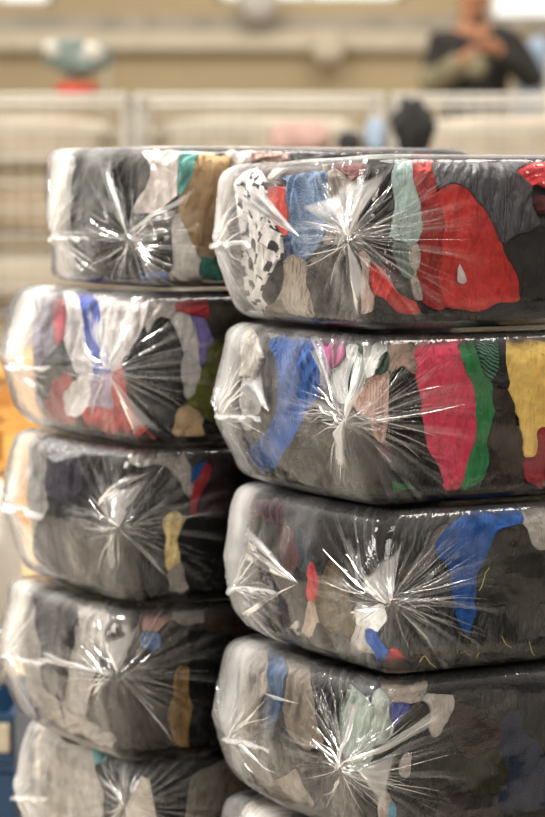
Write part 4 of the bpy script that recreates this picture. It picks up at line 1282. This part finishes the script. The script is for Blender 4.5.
# object on the cage top at the far left
zc = Z90
s8 = 11.05 / FPX
tub = MB()
c = at(77, 82, 11.05)
tub.tube([(c[0], 11.05, zc + .016), (c[0], 11.05, zc + .07)], [.075, .10], 20)
tag(tub.build('red_tub', M_red, None, True), 'shallow red tub on top of the wire mesh cage', 'tub')
h = empty('cloth_heap', (c[0], 11.05, zc + .075), 'grey green heap of cloth with white tops in the red tub', 'garment heap')
MB().blob((c[0], 11.05, zc + .185), (.13, .12, .08), 4, .35, 4).build('grey_green_cloth', M_green, h, True)
MB().blob((c[0] + .065, 10.99, zc + .20), (.055, .05, .045), 2, .3, 3).build('white_cloth', M_whitebag, h, True)
MB().blob((c[0] - .10, 11.01, zc + .22), (.045, .04, .04), 5, .3, 3).build('white_cloth', M_whitebag, h, True)
w = at(327, 48, YW)
lampb = MB().box((w[0] - .1, YW - .32, w[2] - .10), (w[0] + .1, YW - .15, w[2] + .10), .03)
tag(lampb.build('wall_box', M_ledge, None), 'small pale box fixed on the wall ledge', 'box')
w = at(258, 4, YW)
tag(MB().blob((w[0], YW - .3, w[2]), (.14, .1, .14), 3, .1, 3).build('wall_mounted_lamp', M_whitebag, None, True),
    'round white globe lamp below the high windows', 'lamp')

# the stacks' pallets
def pallet(cx, cy, rz, z0, mat, label, group, w=.86, d=.56, h=.135, planks=6):
    e = empty('pallet', (cx, cy, z0), label, 'pallet', group, rz)
    def part(name, lo, hi):
        o = MB().box(lo, hi, .004).build(name, mat)
        o.parent = e
    for k in range(planks):
        x0 = -w / 2 + k * (w - .12) / (planks - 1)
        part('deck_board', (x0, -d / 2, h - .02), (x0 + .12, d / 2, h))
    for y in (-d / 2, -.05, d / 2 - .1):
        part('runner', (-w / 2, y, h - .042), (w / 2, y + .1, h - .0205))
        for x in (-w / 2, -.06, w / 2 - .12):
            part('block', (x, y, .022), (x + .12, y + .1, h - .0425))
        part('bottom_board', (-w / 2, y, 0), (w / 2, y + .1, .0215))
    return e


pallet(.40, 4.60, math.radians(30), 0, M_woodp, 'wooden pallet under the front stack of bales', 'pallets under the bale stacks')
pallet(-.10, 5.26, math.radians(31), 0, M_woodp, 'wooden pallet under the rear stack of bales', 'pallets under the bale stacks')
# piled pallets off to the left behind the rear stack
zpal = at(10, 368, 7.6)[2]
n = 0
names = ['lowest', 'second from the floor', 'third from the floor', 'fourth from the floor', 'fifth from the floor', 'topmost']
hh = zpal / 6
for k in range(6):
    pallet(-1.34 + (.02 if k % 2 else -.01), 8.1, math.radians(4 + k), k * hh + .0005 * k,
           M_wood if k > 2 else M_woodp, f'orange brown wooden pallet in the pile beside the bales, {names[k]}',
           'wooden pallets piled beside the rear stack', w=1.15, d=.8, h=hh - .002)
bundle(-22, 585, 6.2, 84, 216, M_whitebag, 'white_sack', 'white sack standing on the blue crates', 'sack', seed=2, depth=.35, amp=.1)
zb_ = at(0, 692, 6.2)[2]
cr = 2
xc_ = at(25, 760, 6.2)[0]
for k in range(cr):
    e = empty('blue_crate', (xc_ - .29, 6.2, k * zb_ / cr), 'blue plastic crate beside the rear stack, ' + ['lower', 'upper'][k] + ' of two', 'crate', 'blue crates beside the rear stack')
    hcr = zb_ / cr - .004
    zz = k * zb_ / cr
    MB().box((xc_ - .58, 5.95, zz), (xc_, 6.45, zz + .02)).build('crate_base', M_blue, e)
    for nm, lo, hi in (('front', (xc_ - .58, 5.95, zz + .02), (xc_, 5.965, zz + hcr)), ('rear', (xc_ - .58, 6.435, zz + .02), (xc_, 6.45, zz + hcr)),
                       ('side', (xc_ - .58, 5.966, zz + .02), (xc_ - .565, 6.434, zz + hcr)), ('side', (xc_ - .015, 5.966, zz + .02), (xc_, 6.434, zz + hcr))):
        MB().box(lo, hi, .003).build('crate_wall', M_blue, e)
    if k == 1:
        MB().box((xc_ - .57, 5.938, zz + hcr * .35), (xc_ - .01, 5.949, zz + hcr * .85), .004).build('pale_panel', M_grey, e)

# ------------------------------------------------------------------ the person on the platform
def skin_body(name, verts, edges, radii, mat, parent=None, root=0, sub=2):
    me = bpy.data.meshes.new(name)
    off = Vector(parent.location) if parent is not None else Vector((0, 0, 0))
    me.from_pydata([Vector(v) - off for v in verts], edges, [])
    me.materials.append(mat)
    o = bpy.data.objects.new(name, me)
    COL.objects.link(o)
    if parent is not None:
        o.parent = parent
    md = o.modifiers.new('skin', 'SKIN')
    md.use_smooth_shade = True
    for i, r in enumerate(radii):
        r = r if isinstance(r, tuple) else (r, r)
        me.skin_vertices[0].data[i].radius = r
        me.skin_vertices[0].data[i].use_root = (i == root)
    s = o.modifiers.new('sub', 'SUBSURF')
    s.levels = s.render_levels = sub
    return o


pX, pY, pZ = at(476, 60, 14.0)[0], 14.0, .99
pe = empty('person', (pX, pY, pZ), 'person in dark coat holding something at the chest, standing on the platform', 'person')


def pp(x, y, z):
    return (pX + x, pY + y, pZ + z)


V_ = [pp(0, 0, .95), pp(0, .01, 1.10), pp(0, 0, 1.28), pp(-.01, -.01, 1.42), pp(-.02, -.03, 1.50), pp(-.02, -.05, 1.60), pp(-.02, -.04, 1.70),
      pp(-.19, 0, 1.38), pp(-.24, -.04, 1.12), pp(-.10, -.24, 1.26), pp(-.02, -.29, 1.34),
      pp(.19, 0, 1.38), pp(.31, -.03, 1.14), pp(.12, -.22, 1.31), pp(.04, -.28, 1.38),
      pp(-.10, 0, .90), pp(-.12, -.01, .50), pp(-.13, .02, .08), pp(-.13, -.12, .04),
      pp(.10, 0, .90), pp(.12, -.01, .50), pp(.14, .02, .08), pp(.15, -.12, .04)]
E_ = [(0, 1), (1, 2), (2, 3), (3, 4), (4, 5), (5, 6), (3, 7), (7, 8), (8, 9), (9, 10), (3, 11), (11, 12), (12, 13), (13, 14),
      (0, 15), (15, 16), (16, 17), (17, 18), (0, 19), (19, 20), (20, 21), (21, 22)]
R_ = [(.15, .11), (.14, .10), (.17, .11), (.10, .08), .055, (.075, .09), (.07, .085), .06, .045, .035, .03, .06, .045, .035, .03,
      .085, .06, .04, .035, .085, .06, .04, .035]
skin_body('body', V_, E_, R_, M_skin, pe)
# clothes over the body
Vc_ = [pp(0, 0, .86), pp(0, .01, 1.08), pp(0, .01, 1.28), pp(-.01, .01, 1.42), pp(-.20, .01, 1.38), pp(-.26, -.03, 1.12), pp(-.15, -.17, 1.20),
       pp(.20, .01, 1.38), pp(.34, -.02, 1.14), pp(.10, -.24, 1.33)]
skin_body('coat', Vc_, [(0, 1), (1, 2), (2, 3), (3, 4), (4, 5), (5, 6), (3, 7), (7, 8), (8, 9)],
          [(.21, .15), (.19, .14), (.22, .15), (.13, .11), .085, .072, .055, .09, .078, .058], M_coat, pe)
skin_body('trousers', [pp(0, 0, .95), pp(-.11, 0, .88), pp(-.12, -.01, .50), pp(-.13, .02, .13), pp(.11, 0, .88), pp(.12, -.01, .50), pp(.14, .02, .13)],
          [(0, 1), (1, 2), (2, 3), (0, 4), (4, 5), (5, 6)], [(.17, .13), .105, .08, .065, .105, .08, .065], M_trousers, pe)
skin_body('scarf', [pp(-.02, 0, 1.46), pp(-.02, -.04, 1.52), pp(-.02, -.10, 1.46)], [(0, 1), (1, 2)], [(.10, .09), (.09, .09), .05], M_black, pe)
skin_body('sleeve', [pp(-.245, -.02, 1.26), pp(-.262, -.035, 1.12), pp(-.085, -.25, 1.275)], [(0, 1), (1, 2)], [.088, .085, .066], M_olive, pe)
MB().blob(pp(-.02, -.015, 1.735), (.088, .105, .09), 3, .08, 4).build('hair', M_hair, pe, True)
MB().tube([pp(-.02, -.135, 1.64), pp(-.02, -.155, 1.61)], [.012, .018], 8).build('nose', M_skin, pe, True)
for sx in (-.055, .015):
    MB().blob(pp(sx, -.128, 1.655), (.013, .008, .008), 1, 0, 2).build('eye', M_hair, pe, True)
MB().blob(pp(-.02, -.128, 1.565), (.028, .010, .007), 1, 0, 2).build('mouth', simple('lips', '#8c4f42'), pe, True)
for sx in (-1, 1):
    MB().blob(pp(-.02 + sx * .085, -.045, 1.62), (.012, .025, .035), 1, 0, 2).build('ear', M_skin, pe, True)
for sx, hx, hz in ((-1, .00, 1.345), (1, .03, 1.39)):
    for k in range(4):
        y0, z0 = -.30, hz + .025 - k * .018
        L_ = (.9, 1, .95, .75)[k]
        skin_body('finger', [pp(hx, y0, z0), pp(hx - sx * .035 * L_, y0 - .025, z0), pp(hx - sx * .06 * L_, y0 - .01, z0 - .004), pp(hx - sx * .07 * L_, y0 + .01, z0 - .006)],
                  [(0, 1), (1, 2), (2, 3)], [.010, .009, .008, .007], M_skin, pe, sub=1)
    skin_body('thumb', [pp(hx + sx * .01, y0, hz + .02), pp(hx + sx * .005, y0 - .02, hz + .055), pp(hx - sx * .015, y0 - .02, hz + .075)],
              [(0, 1), (1, 2)], [.012, .010, .008], M_skin, pe, sub=1)
bundle(476, 66, 13.6, 20, 20, M_olive, 'held_cloth', 'small olive cloth bundle held at the chest by the person', seed=9, depth=.08, amp=.3, cat='garment')
bundle(532, 163, 14.6, 38, 240, M_palebl, 'cloth_bundle', 'pale grey blue bundle on the platform beside the person', seed=12)
bundle(556, 178, 14.0, 36, 226, M_whitebag, 'cloth_bundle', 'white bundle on the platform beside the person', seed=13)

# ------------------------------------------------------------------ light
EXPOSURE = 0.60
wd = bpy.data.worlds.new('overcast')
scene.world = wd
wd.use_nodes = True
t = wd.node_tree
t.nodes.clear()
o_ = t.nodes.new('ShaderNodeOutputWorld')
bg = t.nodes.new('ShaderNodeBackground')
tc = t.nodes.new('ShaderNodeTexCoord')
sx = t.nodes.new('ShaderNodeSeparateXYZ')
t.links.new(tc.outputs['Generated'], sx.inputs[0])


def wmap(s, a, b, lo, hi):
    n_ = t.nodes.new('ShaderNodeMapRange')
    n_.interpolation_type = 'SMOOTHSTEP'
    t.links.new(s, n_.inputs['Value'])
    for k_, v_ in zip(('From Min', 'From Max', 'To Min', 'To Max'), (a, b, lo, hi)):
        n_.inputs[k_].default_value = v_
    return n_.outputs[0]


zz_ = wmap(sx.outputs[2], -.05, .9, .13, 1.2)
yy_ = wmap(sx.outputs[1], -.5, .8, .4, 1.2)
mu = t.nodes.new('ShaderNodeMath'); mu.operation = 'MULTIPLY'
t.links.new(zz_, mu.inputs[0]); t.links.new(yy_, mu.inputs[1])
# the sky low behind the rear windows
low_ = wmap(sx.outputs[1], .85, .97, 0, .9)
ad = t.nodes.new('ShaderNodeMath'); ad.operation = 'ADD'
t.links.new(mu.outputs[0], ad.inputs[0]); t.links.new(low_, ad.inputs[1])
bg.inputs[0].default_value = (1.0, .95, .88, 1)
t.links.new(ad.outputs[0], bg.inputs[1])
t.links.new(bg.outputs[0], o_.inputs[0])


def area(name, loc, target, size, power, color=(1, .94, .86)):
    l = bpy.data.lights.new(name, 'AREA')
    l.shape = 'RECTANGLE'
    l.size, l.size_y = size
    l.energy = power
    l.color = color
    o = bpy.data.objects.new(name, l)
    COL.objects.link(o)
    o.location = loc
    o.rotation_euler = (Vector(target) - Vector(loc)).to_track_quat('-Z', 'Y').to_euler()
    return o


area('skylight', (-2.0, 5.8, 5.0), (0, 4.5, 1.0), (2.6, 1.2), 470)
area('skylight', (2.5, 4.0, 5.5), (0.3, 4.5, 1.0), (2.5, 1.2), 130)
area('side_fill_light', (-5.5, 2.5, 3.0), (0, 4.6, 1.0), (2.5, 2.0), 230, (1, .96, .91))  # added lamp at the left that brings out the cloth relief
area('front_fill_light', (1.5, -2.5, 3.2), (0, 4.4, .9), (3.0, 1.6), 120)  # added fill from the camera side to brighten the bales
area('skylight', (0, 11.5, 5.5), (0, 16, 1.5), (6, 1.5), 170)


# ------------------------------------------------------------------ render look
vs = scene.view_settings
vs.view_transform = 'Standard'
vs.look = 'None'
vs.gamma = 1.0
vs.use_curve_mapping = False
vs.exposure = EXPOSURE
scene.cycles.use_denoising = True
scene.cycles.transparent_max_bounces = 24
scene.cycles.max_bounces = 8
scene.cycles.sample_clamp_indirect = 4.0
